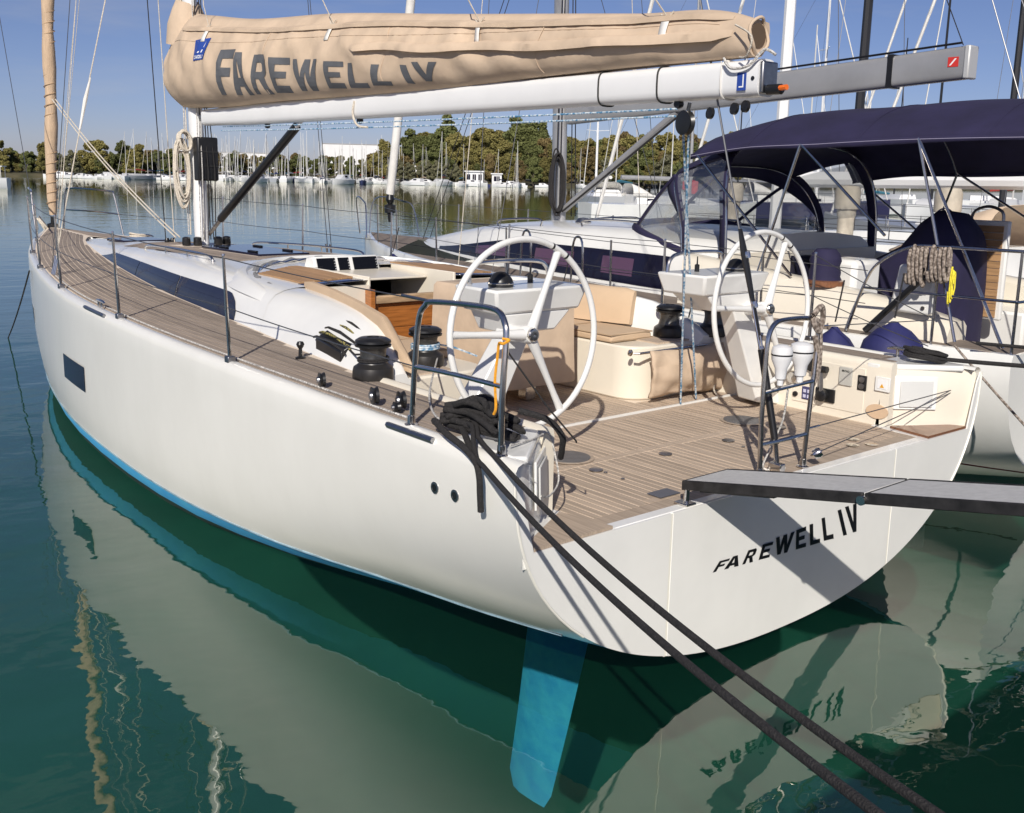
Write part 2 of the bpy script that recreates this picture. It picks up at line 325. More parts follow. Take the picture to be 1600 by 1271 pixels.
# ---- trees
LEAFC = {'green': ((0.105, 0.120, 0.042), (0.145, 0.155, 0.055)), 'olive': ((0.170, 0.158, 0.052), (0.240, 0.205, 0.072)), 'rust': ((0.160, 0.122, 0.052), (0.205, 0.152, 0.066)), 'pale': ((0.130, 0.130, 0.075), (0.190, 0.180, 0.105))}
BARK = M('bark', (0.07, 0.055, 0.042), 0.9, var=0.3, scale=4)
for k, (a, b) in LEAFC.items():
    m = M('leaves_' + k, a, 0.75, scale=0.3, col2=b, rnd=0.22, spec=0.2, detail=5); 
TREEP = {}
def make_tree(kind, seed, h=12.0, w=4.6, poplar=False):
    rg = random.Random(seed); root = thing('broadleaf_tree', 'tree', 'tree')
    tr = bez([(0, 0, -0.5), (rg.uniform(-.2, .2), rg.uniform(-.2, .2), h * .25), (rg.uniform(-.4, .4), rg.uniform(-.4, .4), h * .55), (rg.uniform(-.3, .3), 0, h * .85)], 4)
    MB().tube(tr, [0.34 * (1 - .85 * i / (len(tr) - 1)) for i in range(len(tr))], 6).build('trunk', BARK, root)
    lobes = []
    nl = 38
    for i in range(nl):
        z = h * (rg.uniform(.16, .95)); f = (z / h)
        rad = w * (math.sin(math.pi * min(1, (f * .86 + .12))) ** .7) * (.5 if poplar else 1)
        a = rg.uniform(0, 2 * math.pi); r = rad * math.sqrt(rg.random()) * .8
        lobes.append((r * math.cos(a), r * math.sin(a), z, rg.uniform(.16, .30) * w * (1.1 - .35 * f)))
    lobes.append((0, 0, h * .55, w * .42)); lobes.append((0, 0, h * .8, w * .3))
    for li in range(3):
        a = rg.uniform(0, 6.28); L0 = tr[min(len(tr) - 2, 4 + 2 * li)]; tip = Vector((math.cos(a) * w * .55, math.sin(a) * w * .55, L0.z + h * .22))
        MB().tube(bez([L0, L0.lerp(tip, .5) + Vector((0, 0, .3)), tip], 3), [.16, .13, .11, .09, .07, .05, .03], 5).build('limb', BARK, root)
    vs = []; fs = []
    for lx, ly, lz, lr in lobes:
        for _ in range(int(250 * (lr / 1.0) ** 1.5) + 90):
            d = Vector((rg.gauss(0, 1), rg.gauss(0, 1), rg.gauss(0, 1))).normalized() * lr * (rg.random() ** .35)
            p = Vector((lx, ly, lz)) + Vector((d.x, d.y, d.z * .85))
            if p.z < h * .07: continue
            s = rg.uniform(.13, .30); n = Vector((rg.gauss(0, 1), rg.gauss(0, 1), rg.gauss(0, 1) + .5)) + d * .6; u, v, _d = basis(n if n.length > .01 else (0, 0, 1))
            a = rg.uniform(0, 6.28); u, v = u * math.cos(a) + v * math.sin(a), v * math.cos(a) - u * math.sin(a)
            o = len(vs); vs += [p - u * s, p - v * s * .7, p + u * s, p + v * s * .7]; fs.append((o, o + 1, o + 2, o + 3))
    m = MB(); m.v = [tuple(v) for v in vs]; m.f = fs
    m.build('crown', MATS['leaves_' + kind], root, smooth=0, fix=False)
    return root
protos = {k: [make_tree(k, s, 12, 4.6) for s in ss] for k, ss in (('green', (1, 2)), ('olive', (3, 4)), ('rust', (5, 6)), ('pale', (7,)))}
protos['poplar'] = [make_tree('green', 8, 12, 4.4, True)]
used = set()
def place_tree(kind, x, y, h, label, wscale=1.0):
    pr = rng.choice(protos[kind]); s = h / 12
    if pr.name not in used:
        used.add(pr.name); pr.location = (x, y, 0.6); pr.scale = (s * wscale, s * wscale, s); pr.rotation_euler = (0, 0, rng.uniform(0, 6.28)); pr['label'] = label; pr['group'] = 'trees along the far shore'; return pr
    o = dup(pr, (x, y, 0.6), rng.uniform(0, 6.28), (s * wscale, s * wscale, s), label, 'trees along the far shore'); return o
TLAB = {'green': 'dark green leafy tree standing in the wood on the far shore', 'olive': 'olive green tree turning yellow in the wood across the water', 'rust': 'rust brown autumn tree in the row across the water', 'pale': 'pale grey green bushy willow at the far water edge', 'poplar': 'tall narrow dark green tree rising above the far wood'}
CAMXY = Vector((-3.337, 5.009))
def at_u(u, dist):
    """ground point seen in the direction of photo column u at a given distance (used once, to lay out the far bank)"""
    d = FW + RT * ((u - 800) / 1600.8) ; d = Vector((d.x, d.y)).normalized(); p = CAMXY + d * dist; return p.x, p.y
# (column, distance, height, kind)
rows = []
for u in range(-60, 330, 10): rows.append((u + rng.uniform(-6, 6), rng.uniform(312, 335), rng.uniform(4.8, 7.8), rng.choice(['rust', 'olive', 'olive', 'green', 'green', 'pale'])))
for u in (206, 218, 234, 160, 172, 20, 6, 88): rows.append((u, rng.uniform(318, 330), rng.uniform(8.6, 10.0), rng.choice(['olive', 'green', 'olive', 'green'])))
for u in range(235, 640, 10): rows.append((u + rng.uniform(-5, 5), rng.uniform(330, 350), rng.uniform(6.2, 8.6), rng.choice(['green', 'rust', 'olive', 'green'])))
for u in range(600, 1110, 15): rows.append((u + rng.uniform(-6, 6), rng.uniform(292, 330), rng.uniform(10.4, 14.4) * (0.8 if u < 640 else 1), rng.choice(['olive', 'olive', 'olive', 'green', 'rust'])))
for u in range(640, 1120, 19): rows.append((u + rng.uniform(-7, 7), rng.uniform(330, 350), rng.uniform(13.8, 17.2), rng.choice(['olive', 'green', 'olive', 'rust'])))
for u in (800, 812, 825, 838, 696): rows.append((u, 318, rng.uniform(18.0, 20.5), 'poplar'))
for u in range(630, 1100, 22): rows.append((u + rng.uniform(-8, 8), rng.uniform(280, 287), rng.uniform(5.5, 9.5), rng.choice(['pale', 'olive', 'rust', 'green', 'olive'])))
for u in range(625, 720, 14): rows.append((u, 276, rng.uniform(4.5, 6.0), 'pale'))
for u, dist, h, k in rows:
    x, y = at_u(u, dist); place_tree(k, x, y, h, TLAB[k], rng.uniform(.85, 1.25))

# ---- buildings behind the far shore
PLAST = M('white_render', (0.74, 0.74, 0.74), 0.8, var=0.04, scale=0.2)
ROOFG = M('flat_roof', (0.35, 0.35, 0.36), 0.8, var=0.1, scale=0.3)
def hall(u0, u1, dist, h, label, face_split=None):
    a, b = Vector((*at_u(u0, dist), 0)), Vector((*at_u(u1, dist), 0)); d = (b - a).normalized(); n = Vector((d.y, -d.x, 0)); n = n if n.x > 0 else -n
    t = thing('warehouse', label, 'building', None, (a + b) / 2)
    W = (b - a).length
    o = t.location
    def q(s, e, z): return tuple(d * s + n * e + Vector((0, 0, z)))
    MB().hexa([q(-W / 2, 0, .5), q(W / 2, 0, .5), q(W / 2, 30, .5), q(-W / 2, 30, .5), q(-W / 2, 0, h), q(W / 2, 0, h), q(W / 2, 30, h), q(-W / 2, 30, h)]).build('wall', PLAST, t, 0)
    MB().hexa([q(-W / 2 - .2, -.2, h), q(W / 2 + .2, -.2, h), q(W / 2 + .2, 30.2, h), q(-W / 2 - .2, 30.2, h), q(-W / 2 - .2, -.2, h + .35), q(W / 2 + .2, -.2, h + .35), q(W / 2 + .2, 30.2, h + .35), q(-W / 2 - .2, 30.2, h + .35)]).build('roof_edge', ROOFG, t, 0)
    nb = max(3, int(W / 7))
    for i in range(1, nb): MB().hexa([q(-W / 2 + W * i / nb - .08, -.07, .5), q(-W / 2 + W * i / nb + .08, -.07, .5), q(-W / 2 + W * i / nb + .08, .02, .5), q(-W / 2 + W * i / nb - .08, .02, .5), q(-W / 2 + W * i / nb - .08, -.07, h - .1), q(-W / 2 + W * i / nb + .08, -.07, h - .1), q(-W / 2 + W * i / nb + .08, .02, h - .1), q(-W / 2 + W * i / nb - .08, .02, h - .1)]).build('pilaster', PLAST, t, 0)
    return t
hall(272, 325, 520, 12.0, 'white flat roofed hall half hidden behind the yacht mast')
hall(352, 436, 520, 11.2, 'long low white hall behind the masts left of centre')
hall(509, 598, 470, 15.2, 'large white hall standing left of the tall wood')
# boathouse with windows on the far bank
def boathouse(u, dist, wid, h, label, nwin):
    x, y = at_u(u, dist); t = thing('boathouse', label, 'house', None, (x, y, 0.6))
    d = Vector((RT.x, RT.y, 0)).normalized(); n = Vector((FW.x, FW.y, 0)).normalized()
    def q(s, e, z): return tuple(d * s + n * e + Vector((0, 0, z)))
    def blk(name, s0, s1, e0, e1, z0, z1, mat, par): return MB().hexa([q(s0, e0, z0), q(s1, e0, z0), q(s1, e1, z0), q(s0, e1, z0), q(s0, e0, z1), q(s1, e0, z1), q(s1, e1, z1), q(s0, e1, z1)]).build(name, mat, par, 0)
    blk('wall', -wid / 2, wid / 2, 0, 6, 0, h, PLAST, t); blk('roof', -wid / 2 - .3, wid / 2 + .3, -.4, 6.3, h, h + .3, PLAST, t)
    for i in range(nwin):
        s = -wid / 2 + wid * (i + .5) / nwin; w = blk('window', s - wid / nwin * .3, s + wid / nwin * .3, -.06, .05, h * .3, h * .8, GLASSD, t)
        blk('frame', s - .04, s + .04, -.09, -.062, h * .3, h * .8, PLAST, w)
    return t
boathouse(737, 276, 4.6, 3.1, 'white boathouse with three dark windows below the wood', 3)
boathouse(771, 279, 2.6, 2.6, 'small white shed beside the boathouse on the far bank', 1)
boathouse(658, 288, 3.4, 4.2, 'small white kiosk among pale willows on the far bank', 2)

# ---- boats along the far shore
HULLF = M('far_white_hull', (0.72, 0.72, 0.71), 0.4, rnd=0.1)
def pick_mat(name, cols):
    m = bpy.data.materials.new(name); m.use_nodes = True; t = m.node_tree; b = t.nodes['Principled BSDF']; b.inputs['Roughness'].default_value = 0.7
    oi = t.nodes.new('ShaderNodeObjectInfo'); rp = t.nodes.new('ShaderNodeValToRGB'); rp.color_ramp.interpolation = 'CONSTANT'; e = rp.color_ramp.elements
    e[0].color = (*cols[0], 1); e[1].position = 1 / len(cols); e[1].color = (*cols[1], 1)
    for i, c in enumerate(cols[2:]): q = e.new((i + 2) / len(cols)); q.color = (*c, 1)
    t.links.new(oi.outputs['Random'], rp.inputs[0]); t.links.new(rp.outputs[0], b.inputs['Base Color']); return m
BOOMF = pick_mat('far_boom_cover', [(.03, .05, .2), (.6, .58, .55), (.45, .36, .26), (.02, .03, .08), (.35, .04, .03), (.55, .55, .56), (.04, .16, .22)])
HULLM = pick_mat('far_mixed_hull', [(.74, .74, .73), (.70, .70, .69), (.03, .04, .12), (.74, .73, .70), (.66, .66, .66), (.72, .72, .72), (.30, .32, .35), (.74, .74, .73)])
HULLN = M('far_dark_hull', (0.03, 0.03, 0.08), 0.35)
MASTF = M('far_mast', (0.60, 0.59, 0.56), 0.5, rnd=0.25)
CABW = M('far_cabin', (0.6, 0.6, 0.6), 0.5, rnd=0.2)
def hull_simple(Ls, B, F, name, mat, parent, x0=0.0, yc=0.0, z0=-.2):
    st = [(0, .78, 1), (.25, .95, .98), (.5, 1, .96), (.72, .8, 1), (.88, .45, 1.08), (.97, .14, 1.15), (1, .02, 1.18)]; rings = []
    for f, b, s in st:
        hb = B / 2 * b; zt = F * s
        rings.append([(x0 + f * Ls, yc + hb, zt), (x0 + f * Ls, yc + hb * .92, z0 + .3 * (zt - z0)), (x0 + f * Ls, yc + hb * .55, z0), (x0 + f * Ls, yc - hb * .55, z0), (x0 + f * Ls, yc - hb * .92, z0 + .3 * (zt - z0)), (x0 + f * Ls, yc - hb, zt), (x0 + f * Ls, yc, zt + .06)])
    return MB().loft(rings, True, True).build(name, mat, parent, 40)
def far_sailboat(hullmat=HULLF, mh=11.5, label='x'):
    t = thing('moored_sailboat', label, 'sailboat')
    hull_simple(8.6, 2.7, .95, 'hull', hullmat, t)
    rg = [[(x, y * s, z * e + .95) for y, z in ((.85, 0), (.7, .42), (-.7, .42), (-.85, 0))] for x, s, e in ((2.6, 1, 1), (4.6, .95, 1), (6.1, .6, .7), (6.6, .4, .1))]
    MB().loft(rg).build('cabin', CABW, t, 30)
    MB().tube([(5.1, 0, .9), (5.05, 0, mh)], [.085, .05], 6).build('mast', MASTF, t)
    MB().tube([(5.0, 0, 2.25), (4.2, 0, 2.3), (1.4, 0, 2.1)], [.12, .19, .10], 7).build('boom', BOOMF, t)
    MB().tube([(8.5, 0, 1.1), (5.1, 0, mh - .8)], .035, 4).build('forestay', MASTF, t)
    return t
farA = far_sailboat(HULLM); first = True
fs_lab = 'small white sailboat with bare mast in the far row of moored boats'
us = []
u = 232
while u < 640:
    us.append(u); u += rng.uniform(2.9, 4.9) if u > 330 else rng.uniform(5, 9)
us += [652, 666, 686, 699, 712, 758, 785, 799, 806, 905]
for u in us:
    x, y = at_u(u, rng.uniform(278, 300) if u < 640 else rng.uniform(262, 272)); s = rng.uniform(.72, 1.05) * (1.06 if u < 470 else .95)
    rz = rng.choice([0, math.pi]) + math.atan2(FW.y, FW.x) + rng.uniform(-.5, .5)
    mh = rng.uniform(.85, 1.25)
    if first: o = farA; o.location = (x, y, 0); o.rotation_euler = (0, 0, rz); o.scale = (s, s, s * mh); o['label'] = fs_lab; o['group'] = 'sailboats moored along the far shore'; first = False
    else: o = dup(farA, (x, y, 0), rz, (s, s, s * mh), fs_lab, 'sailboats moored along the far shore')
def far_motorboat(label):
    t = thing('moored_motorboat', label, 'motorboat')
    hull_simple(6.4, 2.4, .8, 'hull', HULLF, t)
    MB().loft([[(x, y * s, z * e + .8) for y, z in ((.8, 0), (.62, .75), (-.62, .75), (-.8, 0))] for x, s, e in ((1.4, 1, 1), (3.2, .95, 1), (4.4, .75, .25), (5.2, .5, .02))]).build('cabin', CABW, t, 30)
    MB().bounds(2.4, 3.2, -.78, .78, 1.15, 1.42).build('window', GLASSD, t, 0)
    return t
mbp = far_motorboat('low white motorboat moored at the foot of the far trees'); firstm = True
for u in list(np.arange(88, 232, 8.5)) + list(np.arange(240, 640, 19)) + list(np.arange(640, 830, 12.5)):
    x, y = at_u(u + rng.uniform(-3, 3), rng.uniform(262, 275) if u > 640 else rng.uniform(276, 290)); s = rng.uniform(.7, 1.15); rz = rng.uniform(0, 6.28)
    if firstm: o = mbp; o.location = (x, y, 0); o.rotation_euler = (0, 0, rz); o.scale = (s,) * 3; o['group'] = 'motorboats moored along the far shore'; firstm = False
    else: dup(mbp, (x, y, 0), rz, s, None, 'motorboats moored along the far shore')
o = dup(mbp, (*at_u(548, 255), 0), 2.2, 1.5, 'larger white cabin cruiser in front of the far boat row', None)
o = dup(mbp, (*at_u(418, 262), 0), 2.4, 1.3, 'cream cabin boat with dark waterline left of centre on the far shore', None)
# motorboat at the left edge of the picture
t = thing('anchored_motorboat', 'white motorboat with blue side at the left edge of the water', 'motorboat', None, (136, -23.0, 0)); t.rotation_euler = (0, 0, R(62))
hull_simple(7.2, 2.5, 1.25, 'hull', HULLF, t, x0=-7.0)
MB().bounds(-6.2, -2.6, -1.235, -1.20, .35, 1.0).build('side_stripe', BLUEP, t, 0)
MB().loft([[(x, y * s, z + 1.25) for y, z in ((1.0, 0), (.8, .7), (-.8, .7), (-1.0, 0))] for x, s in ((-5.8, 1), (-3, .9))]).build('cabin', CABW, t, 30)
MB().bounds(-6.6, -2.2, -1.1, 1.1, 2.6, 2.72).build('roof', HULLF, t, 0)
for a, b in ((-6.4, -1.0), (-6.4, 1.0), (-2.6, -1.0), (-2.6, 1.0)): MB().tube([(a, b, 1.3), (a, b, 2.6)], .04, 6).build('roof_post', MASTF, t)
# ================================================================== the yacht: hull, transom, deck, coachroof
Y = thing('sailing_yacht', 'white sailing yacht with teak deck and two white wheels moored stern-to in front', 'sailing yacht')
ysf = cub([0, 1, 2, 3, 4, 5.2, 6.8, 8.5, 10, 11.3, 12.5, 13.5, 14.25, 14.6], [2.17, 2.18, 2.18, 2.18, 2.175, 2.14, 2.04, 1.79, 1.48, 1.15, .78, .42, .13, .02])
zsf = cub([0, 3, 6, 9, 12, 14.6], [1.41, 1.425, 1.47, 1.55, 1.63, 1.70])
zkf = cub([0, 1.6, 3, 5, 7, 10, 12, 13.5, 14.3, 14.6], [.085, .0, -.06, -.12, -.15, -.15, -.08, .02, .18, .40])
nf = cub([0, .8, 1.6, 2.9, 4, 7, 9, 10.5, 12, 14.6], [2.3, 2.8, 3.3, 5.2, 7.2, 7.2, 5.5, 4.0, 2.8, 2.1])
def hull_y(x, z):
    zs, zk, n = zsf(x), zkf(x), nf(x); q = min(max((zs - z) / (zs - zk), 0), 1)
    return ysf(x) * (1 - q ** n) ** (1 / n)
XS = [0, .15, .4, .8, 1.2, 1.6, 2.1, 2.6, 3.2, 3.8, 4.5, 5.2, 6, 6.8, 7.6, 8.4, 9.2, 10, 10.7, 11.3, 11.9, 12.4, 12.9, 13.3, 13.7, 14.0, 14.25, 14.42, 14.53, 14.6]
zbf = cub([0, .5, 1.2, 1.8, 2.5, 3.9, 5, 6.7, 14.6], [.40, .37, .335, .315, .29, .26, .25, .27, .27])
def side_rows(x):
    zs, zk = zsf(x), zkf(x); zb = max(zbf(x), zk + .02)
    top = [zs - .045 + (zb - zs + .045) * (i / 11) ** 1.0 for i in range(12)]
    return top, zb
top_rings = []
for x in XS:
    rows_, _ = side_rows(x); r = [(x, hull_y(x, z), z) for z in rows_]
    # rounded gunwale
    ys, zs = ysf(x), zsf(x); k = min(1, ys / .2)
    edge = [(x, max(ys - .10 * k, 0.0), zs + .012), (x, max(ys - .085 * k, 0.0), zs + .030), (x, max(ys - .05 * k, 0), zs + .032), (x, max(ys - .022 * k, 0), zs + .020), (x, max(ys - .006 * k, 0), zs - .008)]
    top_rings.append(edge + r)
def mirror(r): return [(x, -y, z) for x, y, z in r]
mb = MB(); mb.loft(top_rings, False, False); mb.loft([mirror(r)[::-1] for r in top_rings], False, False)
# stem closing strip
mb.loft([[(14.6, p[1], p[2]) for p in top_rings[-1]], [(14.62, 0, p[2]) for p in top_rings[-1]], mirror([(14.6, p[1], p[2]) for p in top_rings[-1]])], False, False)
hull = mb.build('hull', HULLW, Y, 50)
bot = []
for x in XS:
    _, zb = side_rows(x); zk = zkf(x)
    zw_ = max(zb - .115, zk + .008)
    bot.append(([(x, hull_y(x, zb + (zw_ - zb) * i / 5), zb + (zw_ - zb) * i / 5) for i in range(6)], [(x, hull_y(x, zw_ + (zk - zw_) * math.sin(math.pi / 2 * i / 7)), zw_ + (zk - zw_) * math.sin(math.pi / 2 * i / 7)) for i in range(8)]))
mb = MB(); mb.loft([b[0] for b in bot], False, False); mb.loft([mirror(b[0])[::-1] for b in bot], False, False)
lab(mb.build('boot_stripe', ANTIF, Y, 60), 'bright blue boot stripe above the water')
BOTSHADE = M('shade_painted_antifouling', (0.006, 0.030, 0.030), 0.8, var=0.4, col2=(0.010, 0.040, 0.026), scale=3, bump=0.3, bscale=15)  # shade and murk under the hull painted into the antifouling colour
mb = MB(); mb.loft([b[1] + mirror(b[1])[::-1][1:] for b in bot], False, False); mb.build('underwater_hull', BOTSHADE, Y, 60)
# thin scum line between gelcoat and antifouling
SCUM = M('scum_line', (0.20, 0.30, 0.36), 0.6, var=0.3, scale=6)
for s in (1, -1):
    pts = [(x, s * (hull_y(x, zbf(x)) + .003), zbf(x)) for x in np.linspace(.25, 13.9, 60)]
    MB().tube(pts, .006, 5).build('waterline_stripe', SCUM, Y)

# ---- transom in three panels with pale joints
def trans_z(y):
    lo, hi = zkf(0), zsf(0)
    for _ in range(40):
        m_ = (lo + hi) / 2
        if hull_y(0, m_) < abs(y): lo = m_
        else: hi = m_
    return hi
def transom_panel(y0, y1, name='transom_panel', n=26):
    ys = [y0 + (y1 - y0) * i / n for i in range(n + 1)]; bt = [(-.002, y, max(trans_z(y), zkf(0))) for y in ys]
    if abs(y0) > 2 or abs(y1) > 2:      # quarter: top rises to the sheer outboard of the walk-through
        tp = [(-.002, y, 1.005 if abs(y) < 1.60 else 1.005 + (zsf(0) - 1.005) * max(0, min(1, (abs(y) - 2.045) / .10))) for y in ys]
    else: tp = [(-.002, y, 1.005) for y in ys]
    rings = [[b, t] for b, t in zip(bt, tp)]
    return MB().loft(rings, False, False).build(name, GELT, TR, 0, solid=.012)
GELT = M('transom_gelcoat', (0.80, 0.795, 0.765), 0.22, var=0.05, scale=1.2, bump=0.04, bscale=2.0, coat=0.3)
SEAM = M('pale_seam', (0.80, 0.78, 0.70), 0.4)
TR = MB().add([(0.03, 1.5, .75), (0.03, -1.5, .75), (0.03, -.8, .4), (0.03, .8, .4)], [(0, 1, 2, 3)]).build('transom', GELT, Y, 0)
transom_panel(1.102, 2.168); transom_panel(-1.083, 1.083); transom_panel(-2.168, -1.102)
for s in (1, -1):
    MB().bounds(.0005, .02, s * 1.0825, s * 1.1025, trans_z(1.09) - .002, 1.0).build('seam', SEAM, TR, 0)
# ledge along the top of the transom, and the edge bead
MB().bounds(.012, .085, -1.60, 1.60, .90, 1.0075).build('transom_ledge', GELT, Y, 30, bevel=.006)
for s in (1, -1):
    MB().tube([(-.004, s * hull_y(0, z), z) for z in np.linspace(1.40, .5, 14)] , .007, 6).build('corner_bead', SEAM, Y)
# ship's name on the transom
LET = [('F', ((.739, .597), (.640, .592), (.684, .650), (.592, .645))), ('A', ((.640, .591), (.512, .582), (.610, .652), (.480, .646))), ('R', ((.480, .582), (.381, .575), (.430, .655), (.340, .651))), ('E', ((.328, .574), (.226, .567), (.298, .660), (.196, .655))), ('W', ((.172, .564), (.030, .555), (.174, .673), (-.009, .673))), ('E', ((-.034, .554), (-.138, .549), (-.025, .677), (-.124, .681))), ('L', ((-.181, .547), (-.286, .543), (-.158, .685), (-.266, .679))), ('L', ((-.327, .545), (-.434, .537), (-.281, .699), (-.386, .695))), ('I', ((-.541, .532), (-.581, .530), (-.451, .715), (-.489, .715))), ('V', ((-.605, .532), (-.735, .526), (-.532, .721), (-.662, .721)))]
for ch, (bl, br, tl, tr_) in LET:
    def fn(a, b, bl=bl, br=br, tl=tl, tr_=tr_):
        p = [(1 - a) * (1 - b) * bl[i] + a * (1 - b) * br[i] + (1 - a) * b * tl[i] + a * b * tr_[i] for i in (0, 1)]
        return (-.0055, p[0], p[1])
    glyph_mesh(ch, fn, 'name_letter', INK, TR)
# hull windows and skin fittings
def hull_patch(name, x0, x1, z0, z1, mat, off=.004, slant=0.0, sgn=1):
    def f(u, v):
        x = x0 + (x1 - x0) * u + slant * v; z = z0 + (z1 - z0) * v; return (x, sgn * (hull_y(x, z) + off), z)
    return MB().sheet(f, 6, 4).build(name, mat, Y, 60)
for s in (1, -1): hull_patch('hull_window', 6.17, 7.03, .68, .915, GLASSD, sgn=s)
for s in (1, -1): hull_patch('hull_window', 9.9, 10.6, .80, 1.0, GLASSD, sgn=s)
for x in (.60, .44): 
    yy = hull_y(x, 1.19); f = MB().lathe([(.030, 0), (.030, .006), (.019, .007), (.019, .002)], (x, yy - .001, 1.19), (0, 1, 0), 20).build('skin_fitting', STEELD, Y)
    MB().lathe([(.018, 0), (.018, .001)], (x, yy + .003, 1.19), (0, 1, 0), 16).build('bore', BLACK, f)
for x0, x1 in ((6.05, 5.45), (1.02, .62)):
    MB().tube([(x, ysf(x) - .006, zsf(x) + .012) for x in np.linspace(x0, x1, 6)], .016, 6).build('chafe_strip', STEELD, Y)
# rudder
RUDW = MB(); rr = []
for z, xa, xb, th in ((.0, 1.50, 2.24, .06), (-.7, 1.68, 2.34, .06), (-1.5, 1.87, 2.44, .05), (-2.1, 2.02, 2.53, .035), (-2.24, 2.10, 2.48, .02)):
    yc = 0.0
    rr.append([(xa, yc, z), (xa + (xb - xa) * .3, yc + th * .7, z), (xb - (xb - xa) * .25, yc + th, z), (xb, yc, z), (xb - (xb - xa) * .25, yc - th, z), (xa + (xb - xa) * .3, yc - th * .7, z)])
RUDW.loft(rr).build('rudder', M('rudder_paint', (0.05, 0.34, 0.66), 0.7, var=0.1, col2=(0.10, 0.46, 0.64), scale=5.5, bump=0.3, bscale=10, detail=9), Y, 50)


# ---- deck
def deckz(x, y): ys = max(ysf(x), .05); return zsf(x) + .012 + .05 * max(0, 1 - (y / ys) ** 2)
ylf = cub([1.9, 2.2, 3.5, 4.8, 6.3, 8, 9.4, 11, 11.9, 12.25], [1.66, 1.64, 1.50, 1.36, 1.22, .99, .76, .45, .24, .10])
zrf = cub([3.9, 5, 6, 8.3, 10, 11.5, 12.25], [1.80, 1.825, 1.825, 1.80, 1.745, 1.685, 1.65])
for s in (1, -1):
    def dk(u, v, s=s):
        x = .42 + 13.95 * u; yo = max(ysf(x) - .08, .0); yi = 1.62 if x < 2.0 else (ylf(x) - .03 if x < 12.25 else 0.0); yi = min(yi, yo); y = yo + (yi - yo) * v
        return (x, s * y, deckz(x, y))
    MB().sheet(dk, 90, 4).build('deck', CAULK, Y, 60)
PW = .056
SD = {}
for s in (1, -1):
    sd = bpy.data.objects.new('side_deck', None); COL.objects.link(sd); sd.parent = Y; SD[s] = sd
    for k in range(34):
        d0 = .115 + PW * k; seg = []; runs = []
        for x in np.arange(.50, 14.05, .15):
            x = float(x); yo = ysf(x) - d0; yi = yo - PW + .009; lim = 1.66 if x < 2.0 else (ylf(x) + .014 if x < 12.2 else .03)
            if yo > lim + .02: seg.append((x, yo, max(yi, lim)))
            else:
                if len(seg) > 2: runs.append(seg)
                seg = []
        if len(seg) > 2: runs.append(seg)
        for sg in runs:
            rings = [[(x, s * yo, deckz(x, yo) + .002), (x, s * yo, deckz(x, yo) + .0042), (x, s * yi, deckz(x, yi) + .0042), (x, s * yi, deckz(x, yi) + .002)] for x, yo, yi in sg]
            MB().loft(rings).build('plank', TEAKG, sd, 30)

# ---- coachroof
def roof_section(x):
    yl = ylf(x); zl = deckz(x, yl) - .01; h = zrf(x) - zl; k = min(1, yl / .9)
    return [(yl, zl), (yl - .015 * k, zl + .05 * h), (yl - .04 * k, zl + .34 * h), (yl - .085 * k, zl + .66 * h), (yl - .15 * k, zl + .86 * h), (yl - .23 * k, zl + .955 * h), (yl - .33 * k, zl + 1.0 * h), (yl * .45, zrf(x) + .022), (0.0 if x > 4.95 else .43, zrf(x) + .03)]
CX = [3.95, 4.3, 4.65, 4.94, 4.96, 5.4, 5.9, 6.4, 7, 7.6, 8.2, 8.8, 9.4, 10, 10.5, 11, 11.4, 11.7, 11.95, 12.12, 12.25]
mb = MB()
for s in (1, -1): mb.loft([[(x, s * y, z) for y, z in roof_section(x)] for x in CX], False, False)
# rounded nose
nose = [(y, z) for y, z in roof_section(12.25)]
mb.loft([[(12.25, y, z) for y, z in nose] + [(12.25, -y, z) for y, z in nose[::-1]], [(12.33, y * .5, z - .02) for y, z in nose] + [(12.33, -y * .5, z - .02) for y, z in nose[::-1]], [(12.36, y * .05, deckz(12.3, 0)) for y, z in nose] + [(12.36, -y * .05, deckz(12.3, 0)) for y, z in nose[::-1]]], False, False)
CR = mb.build('coachroof', GEL, Y, 60)
def roof_pt(x, f):
    """point on the coachroof side, f = 0 at the deck .. 1 at the roof edge"""
    sec = roof_section(x)[:7]; f = f * 6; i = min(int(f), 5); f -= i; a, b = sec[i], sec[i + 1]; return a[0] + (b[0] - a[0]) * f, a[1] + (b[1] - a[1]) * f
def roof_z(x, y):
    sec = roof_section(x); y = abs(y)
    for a, b in zip(sec[5:], sec[6:]):
        if a[0] >= y >= b[0]: return a[1] + (b[1] - a[1]) * ((a[0] - y) / max(1e-6, a[0] - b[0]))
    return sec[-1][1]
